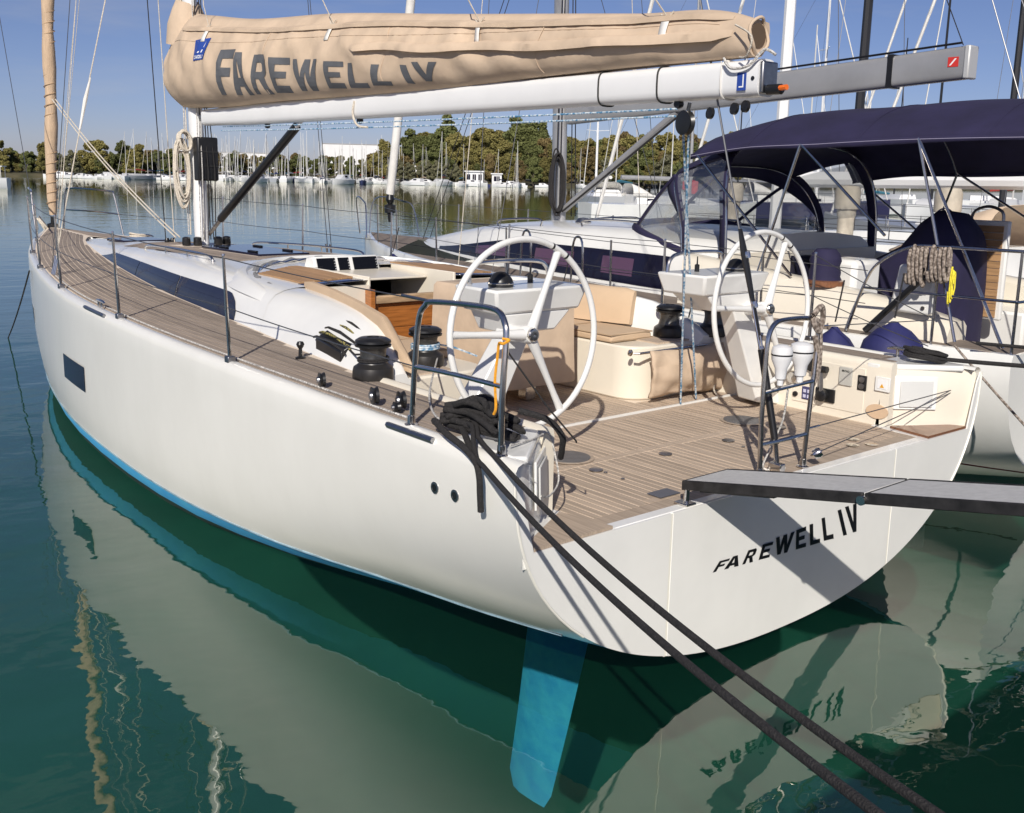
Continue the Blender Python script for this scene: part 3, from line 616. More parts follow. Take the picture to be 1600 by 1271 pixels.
for s in (1, -1):
    def wf(u, v, s=s):
        x = 4.55 + (9.9 - 4.55) * u; hi = 2.75 / 6 if u < .97 else 2.75 / 6; lo = .7 / 6
        taper = min(1, (1 - u) / .16 + .12) if u > .84 else 1; top = lo + (2.9 / 6 - lo) * taper
        if u < .04: top = lo + (top - lo) * (.45 + .55 * math.sqrt(u / .04))
        f = lo + (top - lo) * v; y, z = roof_pt(x, f); return (x, s * (y + .006), z + .002)
    for ua, ub in ((0, .298), (.302, .598), (.602, 1)): MB().sheet(lambda u, v, ua=ua, ub=ub: wf(ua + (ub - ua) * u, v), 24, 5).build('side_window', GLASSD, CR, 60)
    # handrail
    pts = [(8.35, roof_z(8.35, .70) - .005), (8.25, roof_z(8.3, .70) + .055)]
    path = bez([(8.40, .66, roof_z(8.4, .66) - .01), (8.28, .67, roof_z(8.28, .67) + .05), (7.6, .73, roof_z(7.6, .73) + .06), (6.9, .78, roof_z(6.9, .78) + .06), (6.22, .84, roof_z(6.2, .84) + .05), (6.12, .85, roof_z(6.1, .85) - .01)], 5)
    hr = MB().tube([(x, s * y, z) for x, y, z in path], .013, 8).build('handrail', CHROME, CR)
    for x, y in ((7.6, .73), (6.9, .78)): MB().tube([(x, s * y, roof_z(x, y) - .01), (x, s * y, roof_z(x, y) + .06)], .009, 6).build('foot', CHROME, hr)
# teak on the roof
RTK = bpy.data.objects.new('roof_teak', None); COL.objects.link(RTK); RTK.parent = Y
def rbase(u, v):
    x = 5.95 + 3.5 * u; w = .64 - .12 * u; y = -w + 2 * w * v; return (x, y, roof_z(x, y) + .004)
MB().sheet(rbase, 20, 10).build('caulk_base', CAULK, RTK, 60)
k = 0; y = -.625
while y < .62:
    x1 = 9.42 if abs(y) < .5 else 9.42 - (abs(y) - .5) * 12; x0 = 5.97
    for a, b in (((x0, x1),) if not (-.30 < y + .02 < .30) else ((x0, 6.25), (7.72, 8.02), (8.58, x1))):
        rings = [[(x, y, roof_z(x, y) + .004), (x, y, roof_z(x, y) + .0068), (x, y + PW - .010, roof_z(x, y + PW) + .0068), (x, y + PW - .010, roof_z(x, y + PW) + .004)] for x in np.linspace(a, b, max(2, int((b - a) / .35) + 1))]
        MB().loft(rings).build('plank', TEAKG, RTK, 30)
    y += PW
# flush deck hatch, mast collar plate
hz = roof_z(7, 0) + .006
ht = MB().bounds(6.28, 7.69, -.29, .29, hz - .01, hz + .018).build('deck_hatch', GLASSD, CR, 30, bevel=.01)
for x in (6.6, 7.3):
    for yy in (-.2, .2): MB().bounds(x - .09, x + .09, yy - .02, yy + .02, hz + .0185, hz + .034).build('hinge', BLACK, ht, 30, bevel=.005)
fh = MB().bounds(10.1, 10.75, -.3, .3, roof_z(10.4, 0) - .02, roof_z(10.4, 0) + .022).build('deck_hatch', GLASSD, CR, 30, bevel=.012)
# curved splash coaming for the stowed sprayhood, with the grey folded hood lying in it
arc = bez([(3.75, 1.30, 1.74), (4.3, 1.24, 1.80), (4.95, 1.08, 1.84), (5.42, .78, 1.875), (5.68, .38, 1.89), (5.74, 0, 1.895), (5.68, -.38, 1.89), (5.42, -.78, 1.875), (4.95, -1.08, 1.84), (4.3, -1.24, 1.80), (3.75, -1.30, 1.74)], 6)
rings = []
for i, p in enumerate(arc):
    a, b = arc[max(0, i - 1)], arc[min(len(arc) - 1, i + 1)]; d = (b - a).normalized(); o = Vector((-d.y, d.x, 0)); o = -o if o.dot(Vector((p.x - 4.2, p.y, 0))) < 0 else o
    f = min(1, min(i, len(arc) - 1 - i) / 12) ** .8; base = p.z - .10
    p = Vector((p.x, p.y, p.z - .05 * (1 - f))); rings.append([p + o * (.02 + .14 * f) - Vector((0, 0, .03 + .07 * f)), p + o * (.01 + .06 * f) - Vector((0, 0, .01 + .02 * f)), p + o * .02, p - o * .015, p - o * .03 - Vector((0, 0, .03)), p - o * .04 - Vector((0, 0, .05 + .07 * f))])
MB().loft(rings).build('splash_coaming', GEL, CR, 60)
HOODG = M('grey_hood_canvas', (0.20, 0.20, 0.205), 0.85, var=0.15, scale=6, bump=0.3, bscale=9)
hood = MB(); pts = [Vector((4.2 + (p.x - 4.2) * .93, p.y * .93, p.z - .045 + .008 * math.sin(i * 2.1))) for i, p in enumerate(arc)]
hood.tube(pts, [.035 + .010 * math.sin(i * 1.3) for i in range(len(pts))], 8).build('folded_sprayhood', HOODG, CR)
MB().tube([p - Vector((.06, 0, -.02)) if abs(p.y) < 1.0 else p * 1 - Vector((.03, 0, 0)) for p in pts[3:-3]], .012, 6).build('hood_hoop', CHROME, CR)

# ---- companionway, shoulder panels, instruments
for s in (1, -1):
    pz = lambda x, y: roof_z(x, y)
    pn = bpy.data.objects.new('shoulder_teak', None); COL.objects.link(pn); pn.parent = Y
    y0 = .50; k = 0
    while y0 < .98:
        xa = 4.12; xb = 5.08 - max(0, (y0 - .55)) * .55
        rings = [[(x, s * y0, roof_z(x, y0) + .002), (x, s * y0, roof_z(x, y0) + .014), (x, s * (y0 + .046), roof_z(x, y0 + .046) + .014), (x, s * (y0 + .046), roof_z(x, y0 + .046) + .002)] for x in np.linspace(xa, xb, 5)]
        MB().loft(rings).build('plank', TEAKO, pn, 30); y0 += .050
    sl = lambda u, v: (3.97 + .12 * u, s * (.52 + .52 * v), roof_z(3.97 + .12 * u, .52 + .5 * v) + .006)
    def sp(u, v, s=s): x = 3.955 + .15 * u; y = .5 + .52 * v; return (x, s * y, roof_z(x, y) + .006)
    lab(MB().sheet(sp, 3, 6).build('solar_panel', M('solar_blue', (0.012, 0.02, 0.06), 0.15, coat=0.6), Y, 60, solid=.008), 'flush dark blue solar panel')
    # side of the companionway slot
    MB().bounds(3.95, 4.96, s * .43, s * .455, 1.40, roof_z(4.5, .43) + .012).build('hatch_side', CREAM, Y, 30, bevel=.006)
MB().bounds(3.97, 4.97, -.425, .425, 1.50, 1.515).build('hatch_floor', M('dark_interior', (0.02, 0.018, 0.016), 0.8), Y, 0)
MB().hexa([(4.35, -.42, 1.775), (5.0, -.42, 1.80), (5.0, .42, 1.80), (4.35, .42, 1.775), (4.35, -.42, 1.795), (5.0, -.42, 1.82), (5.0, .42, 1.82), (4.35, .42, 1.795)]).build('sliding_hatch', CREAM, Y, 30, bevel=.006)
pod = MB().hexa([(4.93, -.30, 1.80), (5.16, -.30, 1.82), (5.16, .40, 1.82), (4.93, .40, 1.80), (4.985, -.29, 1.945), (5.12, -.29, 1.935), (5.12, .39, 1.935), (4.985, .39, 1.945)]).build('instrument_pod', GEL, Y, 30, bevel=.015)
for y0, y1 in ((.175, .365), (.03, .145), (-.27, -.01)):
    def fp(u, v, y0=y0, y1=y1): z = 1.815 + .115 * v; return (4.9300 + (z - 1.80) * .38 - .005, y0 + (y1 - y0) * u, z)
    d = MB().sheet(fp, 1, 1).build('display', SCREEN, pod, 0, solid=.004)
    for q in range(4): 
        z = 1.83 + .024 * q; MB().bounds(4.9205 + (z - 1.8) * .38, 4.924 + (z - 1.8) * .38, y0 + .006, y0 + .014, z, z + .006).build('key', WHITEP, d, 0)
# ================================================================== cockpit
SOLE = MB().bounds(.082, 3.97, -1.62, 1.62, .93, 1.0).build('cockpit_sole', CAULK, Y, 0)
def zone(x0, x1, y0, y1, mat=TEAK, pw=PW):
    n = max(1, round((y1 - y0) / pw)); w = (y1 - y0) / n
    for i in range(n):
        a = y0 + i * w; MB().bounds(x0, x1, a + .0048, a + w - .0048, .9995, 1.0025).build('plank', mat, SOLE, 0)
def board(x0, x1, y0, y1): MB().bounds(x0, x1, y0, y1, .9995, 1.003).build('margin_board', TEAK, SOLE, 0)
board(.088, .185, -1.56, 1.56)                                   # aft margin
board(.19, .925, 1.065, 1.135); board(.19, .925, -1.135, -1.065); board(.19, .925, -.045, .045); board(.93, .995, -1.135, 1.135)
zone(.245, .92, .052, 1.058); zone(.245, .92, -1.058, -.052)
board(.19, .24, .052, 1.058); board(.19, .24, -1.058, -.052)
zone(.19, .995, 1.142, 1.585); zone(.19, .995, -1.585, -1.142)
zone(1.002, 1.62, -1.585, 1.585); board(1.625, 1.69, -1.585, 1.585)
MB().bounds(1.694, 1.712, -1.60, 1.60, .99, 1.016).build('threshold_strip', GEL, SOLE, 0)
board(1.716, 1.79, -1.585, 1.585)
zone(1.795, 1.955, -1.585, -.70); zone(1.795, 1.955, .70, 1.585); zone(1.795, 3.94, -.695, .695)
for x, y, r in ((1.10, .80, .135), (1.09, -.90, .135)):
    d = MB().lathe([(r + .025, .0086), (r + .025, .0095), (r + .008, .0098)], (x, y, 1.0), n=32).build('inspection_rim', TEAK, SOLE)
    MB().lathe([(r, .009), (r, .0135), (r - .008, .0145), (.02, .0145)], (x, y, 1.0), n=32).build('inspection_plate', M('plate_grey', (0.13, 0.125, 0.125), 0.5, var=0.15, scale=20), SOLE)
for x, y in ((.80, .86), (.80, .25), (.78, -.35), (.80, -.95)):
    MB().lathe([(.042, .0086), (.042, .0120), (.036, .0125)], (x, y, 1.0), n=20).build('ring_pull', STEELD, SOLE)
for x, y in ((.73, .85), (.58, .86), (.62, -.3)): MB().lathe([(.012, .0086), (.012, .0115)], (x, y, 1.0), n=12).build('key_hole', STEELD, SOLE)
MB().bounds(.20, .30, .80, .96, 1.009, 1.0125).build('footwell_plate', M('slate_plate', (0.10, 0.105, 0.125), 0.4), SOLE, 0)
for x, y in ((.215, -.93), (.30, -1.07), (.15, -1.05)): MB().lathe([(.04, .0086), (.042, .012), (.02, .0145)], (x, y, 1.0), n=18).build('deck_filler', CHROME, SOLE)

yin = cub([1.95, 2.3, 3.0, 3.6, 4.2], [1.44, 1.34, 1.19, 1.09, 1.0]); ztp = cub([1.93, 2.0, 2.15, 2.4, 2.8, 3.4, 4.2], [1.47, 1.52, 1.62, 1.71, 1.765, 1.79, 1.80])
for s in (1, -1):
    # high coaming beside the seats
    rings = []
    for x in [1.93, 2.0, 2.15, 2.4, 2.7, 3.0, 3.2, 3.4, 3.6, 3.8, 3.96]:
        yl, zt, yi = ylf(x), ztp(x), yin(x); zl = deckz(x, yl) - .012; w = yl - yi
        own = [(yl - a_ * w, zl + b_ * (zt - zl)) for a_, b_ in zip((0, .02, .20, .44, .66, .82, .93), (0, .05, .38, .74, .91, .98, 1.0))]
        rs = roof_section(max(x, 3.95))[:7]; k_ = min(1, max(0, (x - 3.0) / .95)); k_ = k_ * k_ * (3 - 2 * k_)
        dy_ = ylf(x) - rs[0][0]; sec = [(o_[0] * (1 - k_) + (r_[0] + dy_) * k_, o_[1] * (1 - k_) + r_[1] * k_ - (.004 if x > 3.9 else 0)) for o_, r_ in zip(own, rs)]
        yi = min(yi, sec[-1][0]); sec += [(yi, sec[-1][1] - .004), (yi - .012, sec[-1][1] - .03), (yi - .05, 1.42), (yi - .05, 1.02), (yl, 1.02)]
        rings.append([(x, s * a, b) for a, b in sec])
    MB().loft(rings).build('coaming', GEL, Y, 50)
    # low aft coaming: inner wall, cap, oblique quarter face
    MB().loft([[(x, s * 1.60, 1.002), (x, s * 1.60, deckz(x, 1.6) - .03), (x, s * 1.606, deckz(x, 1.6)), (x, s * 1.625, deckz(x, 1.6) + .018), (x, s * 1.65, deckz(x, 1.6) + .02), (x, s * 1.672, deckz(x, 1.67) + .004), (x, s * 1.672, 1.002)] for x in (.365, .8, 1.2, 1.6, 1.98)]).build('aft_coaming', CREAM, Y, 50)
    q = []
    cl_ = lambda x, y, z: (x, s * min(y, hull_y(max(x, 0), z) - .012), z)
    for f in np.linspace(0, 1, 9):
        x = .42 * (1 - f) ** 1.2; y = 1.60 + .555 * f; ztop = deckz(.4, 1.62) + .018 if f < .05 else 1.45 - .03 * f
        q.append([cl_(x + .035, y, 1.0), cl_(x + .006, y, 1.01), cl_(x + .016, y, 1.2), cl_(x + .03, y, min(ztop - .03, 1.40)), cl_(x + .055, y + .005, min(ztop - .004, 1.42)), cl_(x + .10, y + .01, min(ztop, 1.43)), cl_(x + .10, y + .01, 1.0)])
    MB().loft(q).build('quarter_face', CREAM if s < 0 else GEL, Y, 50)
    # top of the quarter
    MB().add([(.10, s * 1.62, 1.452), (.55, s * 1.60, 1.449), (.55, s * 2.09, 1.443), (.10, s * 2.12, 1.437)], [(0, 1, 2, 3)]).build('quarter_top', GEL, Y, 0, solid=.02) if False else None
    MB().prism([(.46, 1.60), (.56, 1.60), (.56, 2.10), (.10, 2.10), (.06, 2.04)], lambda a, b, s=s: (a, s * b, 1.405), lambda a, b, s=s: (a, s * b, 1.447)).build('quarter_top', GEL, Y, 30, bevel=.012)
    MB().prism([(.013, 1.50), (.46, 1.56), (.46, 1.66), (.14, 2.02), (.013, 2.10)], lambda a, b, s=s: (a, s * b, .93), lambda a, b, s=s: (a, s * b, 1.0065)).build('corner_floor', GEL, Y, 0)
    # wet teak wedge in the corner
    lab(MB().prism([(.01, 1.52), (.33, 1.585), (.10, 1.98), (.005, 2.04)], lambda a, b, s=s: (a, s * b, 1.007), lambda a, b, s=s: (a, s * b, 1.024)).build('corner_step', TEAKW if s < 0 else TEAK, Y, 0), 'teak corner step at the transom')
    # seat and winch plinth
    pl = [(1.97, 1.66), (1.97, .93)] + [(1.97 + .24 * (1 - math.cos(a)), .93 - .24 * math.sin(a)) for a in np.linspace(0, math.pi / 2, 7)][1:] + [(3.95, .69), (3.95, 1.28), (2.3, 1.50), (2.3, 1.66)]
    MB().prism(pl, lambda a, b, s=s: (a, s * b, 1.002), lambda a, b, s=s: (a, s * b, 1.425)).build('seat', CREAM, Y, 40, bevel=.015)
    MB().bounds(2.02, 2.30, s * 1.0, s * 1.60, 1.425, 1.437).build('plinth_teak', TEAK, Y, 0)
    # teak strip on the aft coaming
    if s < 0: MB().loft([[(x, s * 1.675, deckz(x, 1.7) + .001), (x, s * 1.675, deckz(x, 1.7) + .012), (x, s * 1.80, deckz(x, 1.8) + .012), (x, s * 1.80, deckz(x, 1.8) + .001)] for x in (.44, .9, 1.5, 1.95)]).build('coaming_teak', TEAKG, Y, 0)
# forward bulkhead and companionway boards
for a, b in ((-1.02, -.455), (.455, 1.02)): MB().bounds(3.93, 3.97, a, b, 1.0, 1.79).build('bulkhead', CREAM, Y, 30)
for z0, z1 in ((1.005, 1.20), (1.203, 1.42), (1.423, 1.63)):
    MB().bounds(3.90, 3.925, -.45, .45, z0, z1).build('washboard', VARN, Y, 30, bevel=.004)
MB().bounds(3.86, 3.93, -.46, .46, 1.635, 1.70).build('companion_beam', M('bare_teak', (0.42, 0.29, 0.17), 0.6, var=0.25, scale=5, stretch=(6, 1, 6)), Y, 30, bevel=.008)
for s in (1, -1): MB().bounds(3.84, 3.93, s * .452, s * .50, 1.0, 1.76).build('companion_post', VARN, Y, 30, bevel=.006)

# cushions and loose canvas
PIPE = M('cushion_piping', (0.42, 0.30, 0.19), 0.85)
def cushion(name, label, x0, x1, y0, y1, z0, z1, tilt=None, grp=None, cat='cushion', mat=CUSH, bev=.035):
    def lump(p):
        return p
    m = MB(); nx, ny = 10, 5
    top = lambda u, v: (x0 + (x1 - x0) * u, y0 + (y1 - y0) * v, z1 - .012 * (abs(2 * u - 1) ** 4 + abs(2 * v - 1) ** 4) + .004 * math.sin(9 * u + 4 * v))
    m.sheet(top, nx, ny); m.sheet(lambda u, v: (x0 + (x1 - x0) * u, y0 + (y1 - y0) * v, z0), nx, ny)
    n1 = (nx + 1) * (ny + 1)
    def idx(i, j): return i * (ny + 1) + j
    edge = [idx(i, 0) for i in range(nx + 1)] + [idx(nx, j) for j in range(1, ny + 1)] + [idx(i, ny) for i in range(nx - 1, -1, -1)] + [idx(0, j) for j in range(ny - 1, 0, -1)]
    for a, b in zip(edge, edge[1:] + edge[:1]): m.f.append((a, b, b + n1, a + n1))
    o = m.build(name, mat, None, 40, bevel=.02, seg=3)
    for z in (z1 - .016, z0 + .012): MB().tube([(x0, y0, z), (x1, y0, z), (x1, y1, z), (x0, y1, z)], .006, 6, closed=True).build('piping', PIPE, o)
    for f in (.33, .66): MB().tube([(x0 + (x1 - x0) * f, y0 + .01, z1 + .001), (x0 + (x1 - x0) * f, (y0 + y1) / 2, z1 + .003), (x0 + (x1 - x0) * f, y1 - .01, z1 + .001)], .004, 5).build('seam', PIPE, o)
    return tag(o, label, cat, grp)
cushion('seat_cushion', 'long beige seat cushion on the starboard cockpit bench', 2.24, 3.88, -1.17, -.70, 1.428, 1.505)
cushion('seat_cushion', 'beige seat cushion on the port cockpit bench behind the wheel', 2.42, 3.88, .70, 1.16, 1.428, 1.505)
def backrest(name, label, path, h, th, s):
    """padded backrest standing on its lower edge: path of (x, y, zbottom, ztop)"""
    rings = []
    for i, (x, y, z0, z1) in enumerate(path):
        a, b = path[max(0, i - 1)], path[min(len(path) - 1, i + 1)]; d = Vector((b[0] - a[0], b[1] - a[1], 0)).normalized(); n = Vector((-d.y, d.x, 0)) * (1 if s > 0 else -1)
        if n.y * s < 0: n = -n
        p = Vector((x, y, 0)); lean = .06; k = .5 if i in (0, len(path) - 1) else 1
        def q(off, z): return tuple(p + n * (off + lean * (z - z0) / .3) + Vector((0, 0, z)))
        rings.append([q(-th * .5 * k, z0 + .01), q(-th * .62 * k, (z0 + z1) / 2), q(-th * .5 * k, z1 - .03), q(-th * .25 * k, z1), q(th * .25 * k, z1), q(th * .5 * k, z1 - .03), q(th * .5 * k, z0 + .01), q(0, z0)])
    return tag(MB().loft(rings).build(name, CUSH, None, 50), label, 'cushion')
backrest('backrest_cushion', 'upright beige backrest cushion on the starboard bench', [(2.52, -1.21, 1.50, 1.78), (2.62, -1.19, 1.50, 1.80), (3.1, -1.09, 1.50, 1.80), (3.55, -1.01, 1.50, 1.79), (3.65, -1.0, 1.50, 1.77)], .3, .10, -1)
backrest('backrest_cushion', 'beige padded strip running along the port coaming top', [(1.90, 1.40, 1.46, 1.50), (2.02, 1.38, 1.47, 1.60), (2.30, 1.30, 1.50, 1.775), (2.36, 1.285, 1.50, 1.785), (2.8, 1.185, 1.52, 1.82), (3.3, 1.09, 1.54, 1.85), (3.8, 1.00, 1.56, 1.86), (3.98, .97, 1.60, 1.84)], .3, .07, 1)
# canvas bag hanging from a rail on the seat end
RAIL = MB().tube([(1.93, -.63, 1.40), (1.90, -.66, 1.40), (1.90, -1.68, 1.40), (1.93, -1.71, 1.40)], .010, 8).build('hanging_rail', CHROME, Y)
for y in (-.63, -1.71): MB().lathe([(.026, 0), (.026, .008), (.012, .016)], (1.968, y, 1.40), (-1, 0, 0), 16).build('rail_flange', CHROME, Y)
def bagf(u, v):
    y = -.74 - .93 * u; sagz = .02 * math.sin(math.pi * u); z = 1.41 - sagz * (1 - v) - .36 * v + .015 * math.sin(6 * u) * v
    bul = .03 + .075 * math.sin(math.pi * min(1, v * 1.05)) * (.6 + .4 * math.sin(math.pi * u)) + .008 * math.sin(u * 23 + v * 6) + .006 * math.sin(v * 17 - u * 9)
    return (1.90 - bul, y + .015 * math.sin(v * 5), z)
bag = thing('canvas_bag', 'wrinkled beige canvas bag hanging under the starboard winches', 'bag')
m = MB(); m.sheet(bagf, 26, 14); m.build('pouch', CANVAS, bag, 60, solid=.02)
m = MB(); m.sheet(lambda u, v: (lambda p: (p[0] - .010 - .004 * math.sin(v * 3), p[1], p[2]))(bagf(u, v * .36)), 26, 5); m.build('flap', CANVAS, bag, 60, solid=.008)

# folded cockpit table under a canvas cover
tb = thing('cockpit_table', 'folded cockpit table under a beige canvas cover beside the port wheel', 'table')
rings = []
for z, g in ((1.14, .0), (1.16, .012), (1.4, .008), (1.7, .004), (1.84, -.004), (1.868, -.03)):
    r = []
    for f in np.linspace(0, 1, 48, endpoint=False):
        a = f * 4; i = int(a); t_ = a - i
        c = [(2.36, .24), (2.36, -.40), (3.32, -.40), (3.32, .24)]; p = Vector(c[i]).lerp(Vector(c[(i + 1) % 4]), t_)
        o = (p - Vector((2.84, -.08))).normalized(); w = g + (.012 * math.sin(f * 60 + z * 5) + .008 * math.sin(f * 34)) * max(0, (1.9 - z))
        r.append((p.x + o.x * w, p.y + o.y * w, z))
    rings.append(r)
MB().loft(rings).build('cover', CANVAS, tb, 50)
for x in (2.52, 3.16): MB().bounds(x - .05, x + .05, -.13, -.03, 1.009, 1.16).build('leg', CHROME, tb, 30, bevel=.01)

# ---- winches
def winch(x, y, z, sc=1.0, handle=True):
    w = MB().lathe([(.128, 0), (.130, .008), (.128, .05), (.122, .075), (.098, .092), (.090, .100)], (x, y, z), n=32).build('winch', ANOD, Y)
    MB().lathe([(.090, .100), (.084, .120), (.080, .150), (.082, .180), (.088, .198)], (x, y, z), n=32).build('drum', M('drum_grey', (0.10, 0.098, 0.095), 0.35, 0.7, var=0.2, scale=40), w)
    MB().lathe([(.088, .198), (.112, .204), (.114, .216), (.094, .222), (.112, .229), (.110, .243), (.085, .258), (.040, .262), (.036, .256), (.0, .256)], (x, y, z), n=32).build('self_tailer', BLACK, w)
    MB().hexa([(x + .07, y - .02, z + .214), (x + .145, y - .015, z + .214), (x + .145, y + .015, z + .214), (x + .07, y + .02, z + .214), (x + .07, y - .02, z + .236), (x + .14, y - .012, z + .226), (x + .14, y + .012, z + .226), (x + .07, y + .02, z + .236)]).build('feeder_arm', BLACK, w, 30)
    return w
w1 = winch(2.00, 1.64, 1.448); w2 = winch(2.25, 1.07, 1.438); winch(2.21, -1.34, 1.438); winch(1.98, -1.63, 1.452)
# turns of blue and black sheet on the port winches
for (cx, cy, cz, mat, n0) in ((2.00, 1.64, 1.56, ROPEK, 2), (2.25, 1.07, 1.55, ROPEB, 3)):
    pts = [(cx + .094 * math.cos(a), cy + .094 * math.sin(a), cz + .013 * a / 6.28) for a in np.linspace(0, 6.28 * n0, 26 * n0)]
    pts += [(cx + .09, cy - .30, cz - .03), (cx + .02, cy - .46, cz - .10)] if mat is ROPEB else [(cx + .25, cy - .02, cz), (cx + .62, cy - .16, cz - .0)]
    tag(MB().tube(pts, .007, 6).build('sheet_line', mat), {ROPEK: 'black sheet wound on the outer port winch', ROPEB: 'blue flecked sheet wound on the inner port winch'}[mat], 'rope')
pts = bez([(2.08, 1.58, 1.50), (2.02, 1.42, 1.475), (2.08, 1.28, 1.455), (2.20, 1.18, 1.47), (2.33, 1.06, 1.53)], 6)
tag(MB().tube(pts, .010, 6).build('sheet_line', ROPEB), 'loose blue and white line lying between the two port winches', 'rope')
# rope clutches in the port scoop
cl = MB().hexa([(2.42, 1.42, 1.50), (2.86, 1.34, 1.53), (2.90, 1.54, 1.45), (2.46, 1.60, 1.44), (2.42, 1.42, 1.655), (2.86, 1.34, 1.70), (2.90, 1.54, 1.575), (2.46, 1.60, 1.545)]).build('clutch_bank', BLACK, Y, 30, bevel=.008)
for i in range(5):
    f = i / 4; a = Vector((2.87, 1.36, 1.70)).lerp(Vector((2.90, 1.53, 1.585)), f); b = Vector((2.40, 1.44, 1.655)).lerp(Vector((2.44, 1.59, 1.55)), f)
    MB().tube([a + Vector((.04, -.0, -.01)), a, a.lerp(b, .5) + Vector((0, .01, .022)), b, b + Vector((-.03, .01, -.015))], .009, 6).build('clutched_line', M('yellow_flecked', (0.42, 0.36, 0.10), 0.85, col2=(0.03, 0.03, 0.03), scale=60, detail=0) if i in (1, 3) else ROPEK, cl)

# ---- steering pedestals and wheels
def helm(s):
    pd_ = MB(); x0 = 1.22
    rings = []
    for f in np.linspace(0, 1, 8):
        y = 1.50 - .46 * f; z = 1.02 + .80 * f; w = .165 - .055 * f; d = .13 - .04 * f; cx = 1.42 - .05 * f
        rings.append([(cx - d, s * (y + w), z - .03), (cx + d * .6, s * (y + w * .8), z - .03), (cx + d, s * y, z), (cx + d * .6, s * (y - w * .8), z + .03), (cx - d, s * (y - w), z + .03)])
    ped = MB().loft(rings).build('steering_pedestal', GEL, Y, 45, bevel=.012)
    MB().hexa([(1.26, s * .60, 1.90), (1.62, s * .58, 1.90), (1.62, s * 1.24, 1.90), (1.26, s * 1.26, 1.90), (1.22, s * .56, 2.05), (1.66, s * .54, 2.05), (1.66, s * 1.28, 2.05), (1.22, s * 1.30, 2.05)]).build('console', GEL, ped, 30, bevel=.018)
    MB().hexa([(1.28, s * .78, 1.78), (1.56, s * .78, 1.78), (1.56, s * 1.16, 1.78), (1.28, s * 1.16, 1.78), (1.27, s * .66, 1.902), (1.60, s * .64, 1.902), (1.60, s * 1.20, 1.902), (1.27, s * 1.22, 1.902)]).build('console_neck', GEL, ped, 30, bevel=.012)
    c = MB().lathe([(.075, 0), (.078, .02), (.070, .045), (.052, .072), (.028, .088), (0, .092)], (1.40, s * 1.12, 2.05), n=24).build('compass', BLACK, ped)
    MB().lathe([(.078, .018), (.082, .022), (.078, .027)], (1.40, s * 1.12, 2.05), n=24).build('compass_ring', CHROME, c)
    MB().tube(bez([(1.60, s * 1.20, 2.04), (1.60, s * 1.20, 2.13), (1.59, s * 1.12, 2.18), (1.58, s * .72, 2.18), (1.58, s * .60, 2.14), (1.58, s * .57, 2.04)], 5), .014, 8).build('grab_rail', CHROME, ped)
    MB().lathe([(.018, 0), (.018, .05), (.006, .055), (.004, .11)], (1.50, s * .80, 2.05), n=10).build('throttle_knob', BLACK, ped)
    # wheel
    C0 = Vector((1.144, s * 1.132, 1.795)); r = .553; tl = R(4)
    ex = Vector((0, 1, 0)); ez = Vector((math.sin(tl), 0, math.cos(tl))); ax = Vector((-math.cos(tl), 0, math.sin(tl)))
    P = lambda a, q, o=0: C0 + (ex * math.cos(a) + ez * math.sin(a)) * q + ax * o
    n = 72
    wh = MB().tube([P(2 * math.pi * i / n, r) for i in range(n)], .019, 10, closed=True).build('steering_wheel', GEL, Y, 80)
    for a in (R(4), R(120), R(241)):
        pts = [P(a, q, .04 * (1 - (q / r)) - .01) for q in np.linspace(.04, r - .005, 9)]
        MB().tube(pts, [.034, .030, .026, .023, .021, .020, .020, .022, .026], 8).build('spoke', GEL, wh, 80)
        for da in (-.075, .075):
            pass
    for a in (R(120),):
        MB().tube([P(a + .11 + .012 * k, r) for k in (-1, 0, 1)], .0205, 10).build('rim_band', BLACK, wh)
        MB().tube([P(a - .11 + .012 * k, r) for k in (-1, 0, 1)], .0205, 10).build('rim_band', BLACK, wh)
    MB().lathe([(.052, -.02), (.055, .03), (.045, .055)], C0, ax, 24).build('hub', GEL, wh)
    MB().lathe([(.040, .055), (.040, .070), (.034, .078), (.012, .080), (0, .078)], C0, ax, 24).build('hub_cap', CHROME, wh)
    MB().tube([C0 + ax * .0, C0 - ax * .22], .05, 16).build('axle', GEL, wh)
    return wh
helm(1); helm(-1)

# ---- fittings on the starboard cockpit side
PY = -1.60
def plate(name, x0, x1, z0, z1, mat, th=.012, par=Y, bev=.004): return MB().bounds(x0, x1, PY, PY + th, z0, z1).build(name, mat, par, 30, bevel=bev)
pnl = plate('control_panel', .56, 1.16, 1.06, 1.395, CREAM, .006)
box = plate('throttle_plate', .79, .95, 1.10, 1.20, BLACK, .022)
MB().lathe([(.045, .0), (.045, .04), (.03, .05)], (.88, PY + .02, 1.15), (0, 1, 0), 20).build('throttle_boss', BLACK, box)
MB().tube([(.88, PY + .05, 1.15), (.88, PY + .06, 1.25), (.89, PY + .06, 1.345)], [.016, .014, .012], 8).build('lever', STEELD, box)
MB().tube([(.835, PY + .065, 1.35), (.955, PY + .065, 1.35)], .026, 10).build('grip', BLACK, box)
MB().lathe([(.05, 0), (.05, .03), (.03, .035)], (1.0, PY, 1.36), (0, 1, 0), 18).build('horn_button', BLACK, Y)
gb = plate('pilot_display', .66, .765, 1.25, 1.385, M('grey_case', (0.45, 0.44, 0.40), 0.5), .02)
for i, ch in enumerate('B&G'):
    glyph_mesh(ch, (lambda a, b, i=i: (.742 - .022 * i - .018 * a, PY + .0212, 1.350 + .014 * b)), 'case_letter', INK, gb)
so = plate('socket_plate', .545, .615, 1.235, 1.345, BLACK, .014)
for z in (1.265, 1.315): MB().lathe([(.022, 0), (.022, .006), (.014, .007)], (.58, PY + .014, z), (0, 1, 0), 16).build('socket_cap', STEELD, so)
sw = plate('switch_frame', .36, .475, 1.255, 1.36, GEL, .016)
